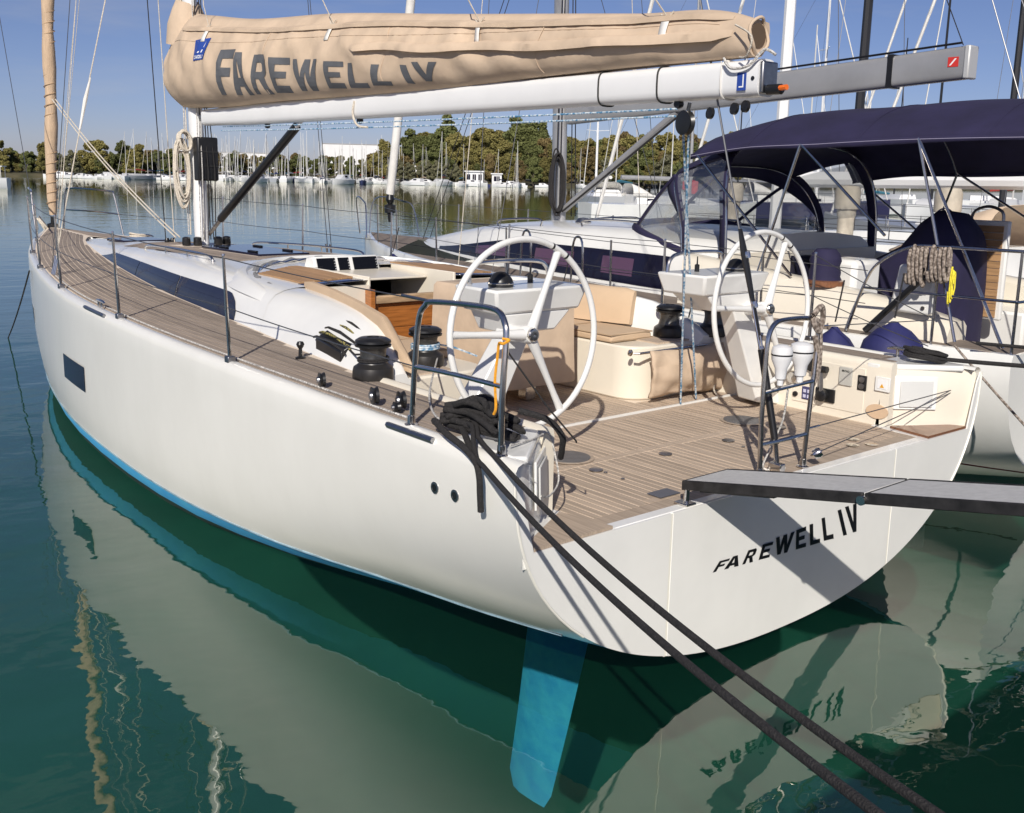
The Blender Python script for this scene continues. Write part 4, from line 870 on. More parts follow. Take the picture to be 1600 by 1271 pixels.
MB().bounds(.38, .455, PY + .0162, PY + .019, 1.275, 1.34).build('warning_label', WHITEP, sw, 0); MB().prism([(.40, 1.283), (.435, 1.283), (.4175, 1.312)], lambda a, b: (a, PY + .0192, b), lambda a, b: (a, PY + .0202, b)).build('warning_triangle', M('amber_print', (0.7, 0.35, 0.02), 0.6), sw, 0)
kb = plate('keypad', .985, 1.075, 1.085, 1.185, M('keypad_blue', (0.05, 0.05, 0.13), 0.4), .012)
for a in range(2):
    for b in range(2): MB().bounds(1.0 + .036 * a, 1.024 + .036 * a, PY + .0122, PY + .0145, 1.10 + .04 * b, 1.125 + .04 * b).build('key', M('keypad_white', (0.5, 0.5, 0.65), 0.5), kb, 0)
MB().lathe([(.05, 0), (.052, .03), (.04, .05), (.0, .055)], (1.15, PY, 1.24), (0, 1, 0), 20).build('shower_cap', CHROME, Y)
MB().lathe([(.02, 0), (.02, .02)], (1.13, PY, 1.115), (0, 1, 0), 14).build('stop_button', BLACK, Y)
MB().prism([(.445 + .075 * math.cos(a) * (1 + .15 * abs(math.cos(a))), 1.105 + .052 * math.sin(a)) for a in np.linspace(0, 6.283, 20, endpoint=False)], lambda a, b: (a, PY, b), lambda a, b: (a, PY + .012, b)).build('access_cover', M('peach_cover', (0.62, 0.45, 0.30), 0.5), Y, 30)
# locker door on the starboard quarter face, oblique like that face
def qf(u, v, off):        # quarter face coordinates: u 0..1 from the inner edge outboard, v height
    f = .12 + .42 * u; x = .42 * (1 - f) ** 1.2; y = 1.60 + .555 * f; return (x + .012 - off, -(y - off * .8), 1.13 + .24 * v)
for s in (1, -1):
    fr = MB().add([(p[0], -s * p[1] * -1 if False else (p[1] if s < 0 else -p[1]), p[2]) for p in (qf(0, 0, .006), qf(1, 0, .006), qf(1, 1, .0), qf(0, 1, .0), qf(0, 0, .016), qf(1, 0, .016), qf(1, 1, .010), qf(0, 1, .010))], [(0, 3, 2, 1), (4, 5, 6, 7), (0, 1, 5, 4), (1, 2, 6, 5), (2, 3, 7, 6), (3, 0, 4, 7)]).build('locker_frame', GEL, Y, 30, bevel=.004)
    MB().add([(p[0], (p[1] if s < 0 else -p[1]), p[2]) for p in (qf(.12, .08, .017), qf(.88, .08, .017), qf(.88, .86, .012), qf(.12, .86, .012), qf(.12, .08, .026), qf(.88, .08, .026), qf(.88, .86, .020), qf(.12, .86, .020))], [(0, 3, 2, 1), (4, 5, 6, 7), (0, 1, 5, 4), (1, 2, 6, 5), (2, 3, 7, 6), (3, 0, 4, 7)]).build('locker_lid', M('lid_grey', (0.62, 0.62, 0.60), 0.4), fr, 30, bevel=.004)

# ---- pushpits, stanchions, wires
def steel(path, r=.0135, name='tube', par=None, mat=CHROME, k=5): return MB().tube(bez(path, k), r, 10).build(name, mat, par)
pp = MB().tube(bez([(.90, 2.105, 1.43), (.88, 2.10, 1.75), (.86, 2.09, 1.99), (.82, 2.08, 2.06), (.76, 2.075, 2.085), (.45, 2.06, 2.10), (.28, 2.06, 2.095), (.21, 2.07, 2.05), (.185, 2.08, 1.97), (.175, 2.105, 1.70), (.17, 2.11, 1.43)], 5), .0150, 10).build('pushpit', CHROME, Y)
steel([(.88, 2.10, 1.745), (.55, 2.09, 1.755), (.178, 2.10, 1.76)], .0125, 'rail', pp)
for x in (.90, .17): MB().lathe([(.036, 0), (.036, .006), (.022, .012), (.020, .05)], (x, 2.107, 1.438), n=16).build('base', CHROME, pp)
pm = MB().tube(bez([(.13, .185, 1.01), (.15, .175, 1.35), (.165, .15, 1.72), (.168, .13, 1.84), (.165, .08, 1.90), (.158, 0, 1.915), (.15, -.16, 1.915), (.14, -.27, 1.90), (.135, -.305, 1.85), (.128, -.29, 1.65), (.115, -.24, 1.25), (.11, -.215, 1.01)], 5), .0150, 10).build('pushpit', CHROME, Y)
steel([(.16, .165, 1.50), (.14, .0, 1.515), (.122, -.27, 1.53)], .0125, 'rail', pm); steel([(.14, .18, 1.20), (.13, 0, 1.20), (.114, -.24, 1.21)], .0125, 'rail', pm)
for x, y in ((.13, .185), (.11, -.215)): MB().lathe([(.038, 0), (.038, .006), (.022, .012), (.020, .05)], (x, y, 1.008), n=16).build('base', CHROME, pm)
DOME = M('antenna_white', (0.72, 0.72, 0.72), 0.35)
for y, k in ((.03, 1.0), (-.16, 1.12)):
    x = .142 + .02 * y
    a = MB().lathe([(.018 * k, 0), (.018 * k, .03), (.030 * k, .04), (.036 * k, .10), (.058 * k, .15), (.062 * k, .20), (.056 * k, .225), (.03 * k, .238), (0, .24)], (x, y, 1.535), n=24).build('antenna', DOME, pm)
    MB().lathe([(.0625 * k, .178), (.0632 * k, .182), (.0625 * k, .186)], (x, y, 1.535), n=24).build('gasket', BLACK, a)
# cable and small lights by the middle pushpit
tag(MB().tube(bez([(.14, -.05, 1.50), (.17, -.06, 1.30), (.22, -.02, 1.12), (.20, .05, 1.02), (.14, -.08, 1.015)], 6), .006, 6).build('shore_cable', ROPEWG), 'thin grey cable hanging down inside the middle pushpit', 'cable')
MB().lathe([(.03, 0), (.034, .03), (.026, .05)], (.075, -.27, 1.08), (-.6, -.5, .5), 16).build('stern_light', CHROME, Y)
# steel wires to the starboard quarter
for a, b in (((.125, -.30, 1.86), (.30, -2.02, 1.75)), ((.115, -.255, 1.24), (.12, -2.04, 1.27)), ((.10, -.28, 1.07), (.12, -2.04, 1.255))):
    MB().tube([a, b], .0035, 6).build('guard_wire', WIRE, Y)
    v = (Vector(b) - Vector(a)).normalized(); MB().tube([Vector(a), Vector(a) + v * .11], .007, 6).build('turnbuckle', CHROME, Y)
MB().bounds(.09, .15, -2.09, -2.03, 1.24, 1.285).build('wire_eye', CHROME, Y, 30, bevel=.01)
st_x = [3.0, 5.19, 7.25, 8.95, 10.6]
tops = {1: [], -1: []}
for s in (1, -1):
    for i, x in enumerate(st_x if s > 0 else [1.4] + st_x):
        y = ysf(x) - .055; zb = zsf(x) + .03
        st = MB().tube([(x, s * y, zb), (x + .005, s * (y + .012), zb + .36), (x + .01, s * (y + .02), zb + .70)], [.0135, .0125, .010], 8).build('stanchion', CHROME, Y)
        MB().bounds(x - .03, x + .03, s * (y - .028), s * (y + .028), zb - .012, zb + .035).build('socket', STEELD, st, 30, bevel=.006)
        MB().lathe([(.012, 0), (.010, .012), (0, .014)], (x + .01, s * (y + .02), zb + .70), n=10).build('cap', CHROME, st)
        tops[s].append(((x + .01, s * (y + .02), zb + .685), (x + .005, s * (y + .012), zb + .36)))
# pulpit: two separate hoops at the bow
for s in (1, -1):
    z0 = 1.70
    pu = MB().tube(bez([(12.75, s * .63, 1.66), (12.9, s * .62, 2.0), (13.02, s * .60, 2.30), (13.10, s * .58, 2.345), (13.9, s * .40, 2.37), (14.22, s * .31, 2.36), (14.30, s * .27, 2.30), (14.26, s * .20, 1.70)], 5), .0135, 8).build('pulpit', CHROME, Y)
    steel([(12.88, s * .62, 2.0), (13.6, s * .46, 2.02), (14.28, s * .24, 2.02)], .0115, 'rail', pu)
    tops[s].append(((13.02, s * .60, 2.29), (12.89, s * .62, 2.0)))
start = {1: ((.72, 2.075, 2.085), (.88, 2.10, 1.745)), -1: ((.3, -2.02, 1.75), (.35, -2.05, 1.55))}
for s in (1, -1):
    for k in (0, 1):
        pts = [start[s][k]] + [t_[k] for t_ in tops[s]]
        MB().tube([p for a, b in zip(pts, pts[1:]) for p in sag(a, b, .012, 6)[:-1]] + [pts[-1]], .0036, 6).build('lifeline', WIRE, Y)
v = Vector(tops[1][0][0]) - Vector(start[1][0]); v.normalize()
MB().tube([Vector(start[1][0]) + v * .02, Vector(start[1][0]) + v * .30], .0085, 8).build('turnbuckle', STEELD, Y)
# genoa track and furling line along the port toerail, blocks
MB().tube([(x, ysf(x) - .135, deckz(x, ysf(x) - .13) + .012) for x in np.linspace(.95, 8.2, 40)], .007, 6).build('furling_line', ROPEWG, Y)
def block(x, y, z, r=.055, name='turning_block'):
    b = MB().lathe([(r * .5, -.02), (r, -.016), (r * .8, 0), (r, .016), (r * .5, .02)], (x, y, z + r), (.3, 1, 0), 18).build(name, BLACK, Y)
    MB().lathe([(r * .5, 0), (r * .42, .012), (0, .013)], (x, y + .02, z + r), (.3, 1, 0), 12).build('sheave_cap', STEELD, b); return b
block(1.95, 2.03, 1.447, .045); block(1.37, 2.03, 1.449, .05); block(1.18, 1.98, 1.452, .05); block(1.15, 2.03, 1.445, .03)
MB().lathe([(.035, 0), (.036, .012), (.014, .02), (.012, .07), (.022, .085), (.028, .10), (.020, .118), (0, .122)], (2.82, 1.70, deckz(2.8, 1.7)), n=18).build('deck_organiser', BLACK, Y)
MB().tube([(x, 1.86, deckz(x, 1.86) + .014) for x in np.linspace(3.4, 5.6, 10)], .014, 6).build('genoa_track', STEELD, Y) if False else None
def cleat(x, y, z, rz, par=Y):
    m = Matrix.Rotation(rz, 3, 'Z'); c = MB().tube([Vector((x, y, z)) + m @ Vector(p) for p in ((-.13, 0, .045), (-.08, 0, .055), (0, 0, .058), (.08, 0, .055), (.13, 0, .045))], [.008, .013, .014, .013, .008], 8).build('cleat', CHROME, par)
    for o in (-.045, .045): MB().tube([Vector((x, y, z)) + m @ Vector((o, 0, 0)), Vector((x, y, z)) + m @ Vector((o, 0, .055))], .012, 8).build('cleat_foot', CHROME, c)
cleat(5.85, 2.02, zsf(5.8) + .03, -.03); cleat(.52, 2.02, 1.45, 0); cleat(.52, -2.02, 1.45, 0); cleat(12.2, .80, zsf(12.2) + .02, -.3); cleat(12.2, -.80, zsf(12.2) + .02, .3)
# ================================================================== rig
def oval(c, a, b, n=20, ax='z'): return [(c[0] + a * math.cos(t), c[1] + b * math.sin(t), c[2]) for t in np.linspace(0, 2 * math.pi, n, endpoint=False)]
mx = lambda z: 8.33 + .045 * (z - 1.8)
MAST = MB().loft([oval((mx(z), 0, z), .115, .075) for z in (1.80, 2.4, 3.4, 5, 8, 14, 20.5)]).build('mast', ALUW, Y, 60)
MB().bounds(8.14, 8.52, -.15, .15, 1.80, 1.845).build('mast_step', STEELD, MAST, 30, bevel=.012)
for y in (-.24, -.12, .13, .25): MB().lathe([(.045, 0), (.05, .02), (.045, .09), (.02, .10)], (8.12 + abs(y) * .3, y, 1.84), n=12).build('halyard_block', BLACK, MAST)
for y in (.07, .03, -.05, -.085): MB().tube([(8.20, y, 1.9), (8.235, y * .8, 3.3), (8.30, y * .6, 5.2)], .006, 5).build('halyard', ROPEK if y < .05 else ROPEWG, MAST)
for y, m_ in ((.10, ROPEW), (.125, ROPEWG)): MB().tube([(8.42, y, 1.95), (8.47, y * .9, 3.4), (8.55, y * .7, 5.4)], .007, 5).build('halyard', m_, MAST)
rb = MB().bounds(8.08, 8.22, -.125, .125, 2.58, 3.07).build('rope_bag', BLACK, MAST, 30, bevel=.02)
for z in (2.74, 2.90): MB().bounds(8.07, 8.08, -.12, .12, z, z + .012).build('bag_seam', RUBBER, rb, 0)
for y in (-.06, .02, .09): MB().tube([(8.10 - abs(y) * .2, y, 1.92), (8.05, y, 2.7), (8.12, y * .8, 3.25)], .006, 5).build('halyard', ROPEWG if y > .05 else ROPEK, MAST)
# spreaders high up keep the reflection honest
for z, w in ((8.2, 1.25), (13.6, 1.0)):
    for s in (1, -1): MB().tube([(mx(z), 0, z), (mx(z) - .25, s * w, z + .05)], .03, 6).build('spreader', ALUW, MAST)
# boom
bx = [8.05, 7.9, 7.0, 5, 3, 1.5, .62, .40]
rings = []
for x in bx:
    h, w, zc = .105 if x < 7.5 else .09, .085, 3.285
    rings.append([(x, w * math.copysign(abs(math.cos(t)) ** .55, math.cos(t)), zc + h * math.copysign(abs(math.sin(t)) ** .55, math.sin(t))) for t in np.linspace(0, 2 * math.pi, 24, endpoint=False)])
BOOM = MB().loft(rings).build('boom', ALUW, Y, 40)
MB().bounds(.372, .40, -.07, .07, 3.195, 3.375).build('end_fitting', STEELD, BOOM, 30, bevel=.01)
for x in (.66, 1.16, 1.68): MB().tube([(x, .089 * math.copysign(abs(math.cos(t)) ** .55, math.cos(t)), 3.285 + .11 * math.copysign(abs(math.sin(t)) ** .55, math.sin(t))) for t in np.linspace(0, 2 * math.pi, 24, endpoint=False)], .006, 6, closed=True).build('boom_strap', SAILW if x < 1 else RUBBER, BOOM)
lb = MB().bounds(.475, .54, .0855, .0875, 3.215, 3.315).build('spar_label', BLUEP, BOOM, 0)
MB().bounds(.492, .5, .0876, .0885, 3.24, 3.305).build('label_mark', WHITEP, lb, 0); MB().bounds(.492, .525, .0876, .0885, 3.232, 3.2395).build('label_mark', WHITEP, lb, 0)
MB().lathe([(.012, 0), (.012, .004)], (.43, .085, 3.28), (0, 1, 0), 12).build('boom_pin', BLACK, BOOM)
MB().tube([(8.22, 0, 3.29), (8.04, 0, 3.29)], .045, 10).build('gooseneck', STEELD, BOOM)
MB().lathe([(.03, 0), (.03, .09), (.02, .10)], (.36, .03, 3.215), (-1, 0, 0), 12).build('outhaul_car', BLACK, BOOM)
MB().tube([(.27, .045, 3.22), (.22, .05, 3.222)], .016, 8).build('shackle_key', ORANGE, BOOM)
for x in (4.8, 1.05, 6.6): MB().lathe([(.025, -.02), (.03, 0), (.025, .02)], (x, 0, 3.165), (0, 1, 0), 12).build('boom_block', BLACK, BOOM)
# vang
VG = MB().tube([(8.12, 0, 1.97), (7.80, 0, 2.16)], [.022, .026], 10).build('vang', STEELD, Y)
MB().tube([(7.80, 0, 2.16), (5.98, 0, 3.14)], .044, 14).build('vang_tube', BLACK, VG); MB().tube([(5.98, 0, 3.14), (5.86, 0, 3.20)], .02, 8).build('vang_rod', ALUW, VG)
# reefing lines under the boom and the mainsheet
for y, z in ((.03, 3.165), (.05, 3.12)): MB().tube(sag((7.6, y, z + .01), (1.05, y * .5, z - .03), .012, 20), .007, 6).build('reef_line', ROPEB, BOOM)
mbk = MB().lathe([(.045, -.025), (.075, -.02), (.06, 0), (.075, .02), (.045, .025)], (.99, 0, 3.05), (.2, 1, 0), 20).build('mainsheet_block', BLACK, Y)
MB().tube([(.99, 0, 3.05), (.96, 0, 3.17)], .012, 6).build('block_strop', CHROME, mbk)
for dx, dy in ((-.02, -.0), (.03, -.24)): MB().tube([(.99 + dx * 1.5, .0 + dy * .12, 3.05), (1.71 + dx, -.92 + dy, 1.02)], .0075, 6).build('mainsheet', ROPEB, Y)
for x, z in ((.60, 3.12), (.78, 3.10), (.52, 3.13)): MB().lathe([(.02, -.014), (.035, -.01), (.035, .01), (.02, .014)], (x, .02, z), (.3, 1, .1), 14).build('small_block', BLACK, BOOM)

# ---- sail cover
ctop = cub([.48, .6, 1.41, 3.31, 5.14, 6.94, 7.9, 8.25, 8.6, 8.95], [3.615, 3.655, 3.74, 3.93, 4.12, 4.25, 4.38, 4.42, 4.30, 4.08])
cbot = cub([.48, 1.7, 3.4, 6.1, 8.0, 8.6, 8.95], [3.41, 3.405, 3.375, 3.385, 3.40, 3.46, 3.70])
cwid = cub([.48, 1.5, 3.5, 5.5, 7.2, 8.2, 8.7, 8.95], [.075, .14, .20, .265, .31, .30, .23, .12])
csh = cub([0, .08, .22, .4, .6, .78, .9, .97, 1], [.42, .72, .95, 1.0, .93, .72, .46, .24, .06])
def cover_y(x, z):
    zb, zt = cbot(x), ctop(x); t = min(max((z - zb) / (zt - zb), 0), 1)
    w = cwid(x) * csh(t); k = math.sin(math.pi * t) ** .8
    wr = .014 * math.sin(x * 5.3 + t * 4.0) + .011 * math.sin(x * 11.0 - t * 7.0 + 1.0 + 1.5 * math.sin(x * 2.3)) + .007 * math.sin(x * 23 + t * 8 + 2 * math.sin(x * 3.1)) + .010 * abs(math.sin(x * 6.3 + t * 5 * math.sin(x * 1.7))) ** 3
    wr += .018 * math.sin(4.5 * math.sin(x * 1.15) + t * 9) * .5
    for xs_ in (7.5, 5.0, 2.9, 1.1): wr += .024 * math.exp(-((x - xs_ - .8 * (1 - t)) / .07) ** 2) * t + .022 * math.exp(-((x - xs_ + .9 * (1 - t)) / .08) ** 2) * t + .014 * math.exp(-((x - xs_ + .35 * (1 - t)) / .05) ** 2) * t
    return w + wr * k * min(1, cwid(x) / .2)
SCV = thing('sail_cover', 'beige canvas sail cover lashed along the white boom', 'sail cover')
rings = []
for x in np.linspace(.48, 8.80, 150):
    x = float(x); zb, zt = cbot(x), ctop(x); rg_ = []
    for t in np.linspace(0, 1, 22): z = zb + (zt - zb) * t; rg_.append((x, cover_y(x, z), z))
    sg = .03 * math.sin(x * 3.1)
    for t in np.linspace(1, 0, 22)[1:]: z = zb + (zt - zb) * t; rg_.append((x, -cover_y(x + .37, z), z))
    rings.append(rg_)
MB().loft(rings).build('canvas', CANVAS, SCV, 70)
# overlapping lips: the zip flap near the ridge and the loose lower hem aft
def lip(x0, x1, tf, out, drop, name):
    rg_ = []
    for x in np.linspace(x0, x1, 70):
        x = float(x); zb, zt = cbot(x), ctop(x); t = tf(x); z = zb + (zt - zb) * t; e = min(1, (x - x0) / .12, (x1 - x) / .12); e = max(e, .05)
        y0, y1 = cover_y(x, z + .035), cover_y(x, z - drop * e)
        rg_.append([(x, y0 + .001, z + .035), (x, max(y0, y1) + out * e, z + .012), (x, y1 + out * 1.2 * e, z - drop * e), (x, y1 - .004, z - drop * e + .006)])
    return MB().loft(rg_).build(name, CANVAS, SCV, 60)
lip(.62, 8.2, lambda x: .83 + .02 * math.sin(x * 2.0), .016, .02, 'zip_flap')
lip(.60, 4.55, lambda x: .50 - .05 * math.sin(x * 1.1) + .02 * math.sin(x * 5), .034, .035, 'loose_hem')
# collar round the mast
MB().loft([[(8.50 + .30 * math.cos(a) * k, .24 * math.sin(a) * k, z + .05 * math.cos(a)) for a in np.linspace(0, 6.283, 20, endpoint=False)] for z, k in ((4.10, 1.04), (4.32, .95), (4.48, .72), (4.60, .50))], True, False).build('mast_collar', CANVAS, SCV, 60)
MB().lathe([(.0, 0), (.07, .02), (.10, .08), (.09, .14)], (8.88, .0, 4.20), (-1, 0, .15), 14).build('front_gather', CANVAS, SCV)
# rolled aft end with a dark opening
MB().tube([(.47 + .01 * math.sin(3 * a), (.075 + .008 * math.sin(2 * a + 1)) * math.cos(a), 3.525 + .10 * math.sin(a)) for a in np.linspace(0, 6.283, 24, endpoint=False)], .010, 8, closed=True).build('rolled_end', CANVAS, SCV, 60)
MB().lathe([(.07, 0), (.07, .004)], (.478, 0, 3.525), (-1, 0, 0), 20).build('end_opening', M('cover_inside', (0.10, 0.065, 0.04), 0.9), SCV)
for x in (6.1, 4.1, 2.2):
    zb, zt = cbot(x), ctop(x); MB().tube([(x + .03 * math.sin(7 * t), cover_y(x, zb + (zt - zb) * t) + .001, zb + (zt - zb) * t) for t in np.linspace(.04, .80, 20)], .0035, 4).build('panel_seam', CANVAS, SCV)
MB().tube([(float(x), cover_y(float(x), cbot(float(x)) + (ctop(float(x)) - cbot(float(x))) * .70) + .001, cbot(float(x)) + (ctop(float(x)) - cbot(float(x))) * .70) for x in np.linspace(.7, 8.3, 110)], .0035, 4).build('panel_seam', CANVAS, SCV)
# straps and lazy jacks
for x in (7.51, 5.01, 2.91, 1.10):
    zt, zb = ctop(x), cbot(x); z1 = zb + (zt - zb) * .86; z0 = z1 - .15
    def sf(u, v, x=x, z0=z0, z1=z1): xx = x - .03 + .06 * u; z = z0 + (z1 - z0) * v; return (xx, cover_y(xx, z) + .012 + .006 * math.sin(3.14 * v), z)
    MB().sheet(sf, 2, 5).build('strap', SAILW, SCV, 60, solid=.004)
    tp = sf(.5, 1)
    MB().tube([tp, (x + .02, .24, zt + .10), (x + (8.3 - x) * .12, .2, zt + 1.6)], .005, 5).build('lazy_jack', ROPEW, SCV)
    MB().tube([(tp[0] + .05, tp[1], tp[2] + .02), (tp[0] + .0, tp[1] + .012, tp[2] - .02), (tp[0] - .05, tp[1] - .0, tp[2] + .03)], .006, 5).build('strap_knot', ROPEW, SCV)
MB().tube(bez([(.55, .12, 3.58), (.40, .16, 3.50), (.44, .14, 3.40), (.52, .10, 3.40)], 5), .006, 5).build('tail_cord', ROPEW, SCV)
MB().tube(bez([(.62, .12, 3.40), (.56, .12, 3.34), (.44, .11, 3.35), (.36, .09, 3.43), (.30, .06, 3.40)], 5), .009, 5).build('tail_line', ROPEWG, SCV)
MB().tube(bez([(4.75, .088, 3.33), (4.76, .10, 3.22), (4.70, .09, 3.12), (4.58, .06, 3.10)], 5), .010, 6).build('hanging_tie', ROPEW, BOOM)
# lettering and maker's patch on the cover
COVL = [('F', (7.096, 3.476), (6.78, 3.46), (7.012, 3.92), (6.662, 3.90)), ('A', (6.785, 3.462), (6.434, 3.446), (6.76, 3.875), (6.43, 3.855)), ('R', (6.374, 3.451), (6.03, 3.436), (6.307, 3.823), (5.982, 3.799)), ('E', (5.978, 3.448), (5.663, 3.433), (5.919, 3.767), (5.608, 3.745)), ('W', (5.562, 3.447), (5.129, 3.426), (5.53, 3.726), (5.075, 3.696)), ('E', (5.0, 3.442), (4.717, 3.428), (4.955, 3.668), (4.675, 3.648)), ('L', (4.653, 3.43), (4.371, 3.416), (4.61, 3.632), (4.331, 3.613)), ('L', (4.299, 3.432), (4.015, 3.417), (4.257, 3.599), (3.977, 3.58)), ('I', (3.80, 3.425), (3.70, 3.415), (3.85, 3.57), (3.75, 3.559)), ('V', (3.646, 3.433), (3.38, 3.417), (3.665, 3.577), (3.342, 3.557))]
for ch, bl, br, tl, tr_ in COVL:
    def fn(a, b, bl=bl, br=br, tl=tl, tr_=tr_):
        x, z = [(1 - a) * (1 - b) * bl[i] + a * (1 - b) * br[i] + (1 - a) * b * tl[i] + a * b * tr_[i] for i in (0, 1)]
        return (x, cover_y(x, z) + .005, z)
    glyph_mesh(ch, fn, 'cover_letter', GREYT, SCV, cuts=7)
def patch(u, v, off=.006): x = 7.70 - .33 * u; z = 3.855 + .22 * v + .0 * u; return (x, cover_y(x, z) + off, z)
pt = MB().sheet(lambda u, v: patch(u, v), 8, 6).build('maker_patch', BLUEP, SCV, 60)
for i, ch in enumerate('ZAOLI'):
    glyph_mesh(ch, (lambda a, b, i=i: patch(.14 + .15 * i + (.12 if ch != 'I' else .04) * a, .07 + .16 * b, .0085)), 'patch_letter', WHITEP, pt, cuts=2)
for k, (b0, b1, tp_) in enumerate(((.38, .52, .66), (.58, .70, .78))):
    MB().add([patch(b0, .34, .0085), patch(b1 - .04, .34, .0085), patch(tp_ + .02, .92 - .06 * k, .0085)], [(0, 1, 2)]).build('sail_mark', WHITEP, pt, 0)

# ---- standing and running rigging
G = thing('furled_genoa', 'tan furled headsail rolled tight on the forestay at the bow', 'furled sail')
fst = lambda z: 14.15 - .128 * (z - 1.69)
pts = [(fst(z), .012 * math.sin(z * 3), z) for z in np.linspace(1.95, 18.5, 60)]
MB().tube(pts, [.055 + .035 * min(1, i / 3) + .012 * math.sin(i * 1.7) for i in range(60)], 14).build('rolled_sail', SAILB, G, 60)
MB().tube([(fst(z) + .0855 * math.cos(z * 42), .0855 * math.sin(z * 42), z) for z in np.linspace(2.05, 7.2, 640)], .0075, 5).build('spiral_edge', M('tan_edge', (0.45, 0.31, 0.19), 0.85), G, 60)
MB().lathe([(.03, 0), (.08, .02), (.085, .10), (.03, .12), (.03, .22)], (fst(1.7), 0, 1.70), n=18).build('furling_drum', BLACK, G)
def stay(name, pts, r=.005, mat=WIRE): return MB().tube(pts, r, 6).build(name, mat, Y)
stay('shroud', [(8.30, 1.70, 1.58), (8.30, 1.28, 3.36), (8.30, 1.0, 4.47), (8.40, .9, 8.2)], .0065, ROPEW); stay('shroud', [(8.35, 1.70, 1.58), (8.32, 1.36, 4.43), (8.4, 1.22, 8.2)], .004); stay('shroud', [(8.25, 1.69, 1.58), (8.28, 1.31, 4.43), (8.36, 1.2, 8.2)], .004, ROPEW)
MB().tube([(8.30, 1.34, 3.1), (8.30, 1.265, 3.42), (8.30, 1.20, 3.65)], [.010, .022, .008], 8).build('shroud_sleeve', SAILW, Y)
for x in (8.25, 8.30, 8.35): MB().tube([(x, 1.70, 1.56), (x, 1.655, 1.76)], .011, 8).build('rigging_screw', CHROME, Y)
for x in (8.25, 8.35): stay('shroud', [(x, -1.70, 1.58), (8.36, -1.2, 8.2)], .005); MB().tube([(x, -1.70, 1.56), (x + .004, -1.665, 1.80)], .011, 8).build('rigging_screw', CHROME, Y)
stay('pole_lift', [(13.0, .62, 2.34), (13.35, .66, 3.6), (13.9, .72, 5.6)], .005)
stay('inner_halyard', [(9.32, .05, 1.80), (9.62, .05, 5.0), (8.8, 0, 12)], .0065, ROPEK); stay('inner_halyard', [(9.22, -.02, 1.80), (9.45, -.02, 5.0), (8.8, 0, 12)], .006, ROPEW)
for y in (.05, -.02): MB().lathe([(.03, 0), (.034, .03), (.02, .06)], (9.28, y, 1.80), n=12).build('halyard_clip', BLACK, Y)
for dy in (0, .05): MB().tube(sag((13.62, dy, 3.72), (8.75, .10 + dy, 1.90), .10, 20), .009, 6).build('jib_sheet', ROPEW, Y)
for x0, x1 in ((13.6, 12.2), (13.5, 12.05)): stay('spinnaker_halyard', [(x0, .12, 1.75), (x1, .05, 5.1), (9.2, 0, 16)], .004, ROPEW)
# backstay with hydraulic cylinder
stay('backstay', [(.20, 0, 1.30), (.50, 0, 2.33), (.92, 0, 3.77), (2.2, 0, 7.2), (5.2, 0, 13.5), (8.9, 0, 20)], .0065, WIRE)
BS = MB().tube([(.165, 0, 1.17), (.31, 0, 1.72)], .022, 12).build('backstay_cylinder', BLACK, Y)
MB().tube([(.145, 0, 1.05), (.165, 0, 1.17)], .016, 8).build('toggle', CHROME, BS); MB().bounds(.10, .19, -.025, .025, 1.008, 1.06).build('chainplate', CHROME, BS, 30, bevel=.006)
for dy in (-.012, .012): MB().tube([(.31, dy, 1.72), (.475, dy, 2.27)], .006, 6).build('turnbuckle_rod', CHROME, BS)
for z0 in (1.72, 1.98, 2.27): f = (z0 - 1.17) / (1.72 - 1.17); MB().lathe([(.017, -.02), (.02, 0), (.017, .02)], (.165 + .145 * f * (.3 / .3), 0, z0), (.26, 0, 1), 10).build('turnbuckle_collar', CHROME, BS)
tag(MB().tube([(.335, .0, 1.80), (.475, .006, 2.28), (.52, .0, 2.42)], [.010, .022, .012], 8).build('backstay_wrap', BLACK), 'black cloth wrap on the backstay beside the starboard wheel', 'wrap')
tag(MB().tube(bez([(.13, -.24, 1.93), (.12, -.30, 1.98), (.13, -.34, 1.90), (.12, -.29, 1.83), (.13, -.24, 1.90), (.13, -.31, 1.86), (.12, -.32, 1.62), (.13, -.28, 1.50), (.12, -.31, 1.66), (.13, -.27, 1.80)], 6), .017, 8).build('hanging_rope', ROPEBR), 'thick brown flecked rope knotted over the middle pushpit', 'rope')

# ---- loose ropes
def coil(name, label, c, axis_u, axis_v, r, n, mat, rad, jit, seed, extra=(), cat='rope', flat=.03):
    rg_ = random.Random(seed); pts = []; c = Vector(c); u, v = Vector(axis_u), Vector(axis_v); w = u.cross(v).normalized()
    ph = [(rg_.uniform(-jit, jit), rg_.uniform(-jit, jit), rg_.uniform(.8, 1.15), rg_.uniform(.75, 1.2)) for _ in range(n)]
    for i in range(n * 14):
        k = i // 14; a = 2 * math.pi * (i % 14) / 14; f = (i % 14) / 14; p0, p1 = ph[k], ph[min(n - 1, k + 1)]; q = [p0[j] * (1 - f) + p1[j] * f for j in range(4)]
        pts.append(c + u * (r[0] * q[2] * math.cos(a) + q[0]) + v * (r[1] * q[3] * math.sin(a) + q[1]) + w * (flat * (i / (n * 14) - .5) * n * .5 + rg_.uniform(-.004, .004)))
    pts = list(extra) + pts if extra else pts
    return tag(MB().tube(bez(pts, 2), rad, 8).build(name, mat, None, 80), label, cat)
coil('rope_coil', 'cream halyard coil hanging in long loops on the port side of the mast', (8.36, .20, 2.66), (0, .075, .0), (.0, .03, 1), (1.1, .32), 9, ROPEW, .011, .06, 5, flat=.02)
coil('rope_coil', 'knotted cream rope bundle at the top of the mast coil', (8.33, .17, 3.02), (0, .07, .02), (.05, .02, .9), (1, .12), 6, ROPEW, .012, .02, 6, flat=.03)
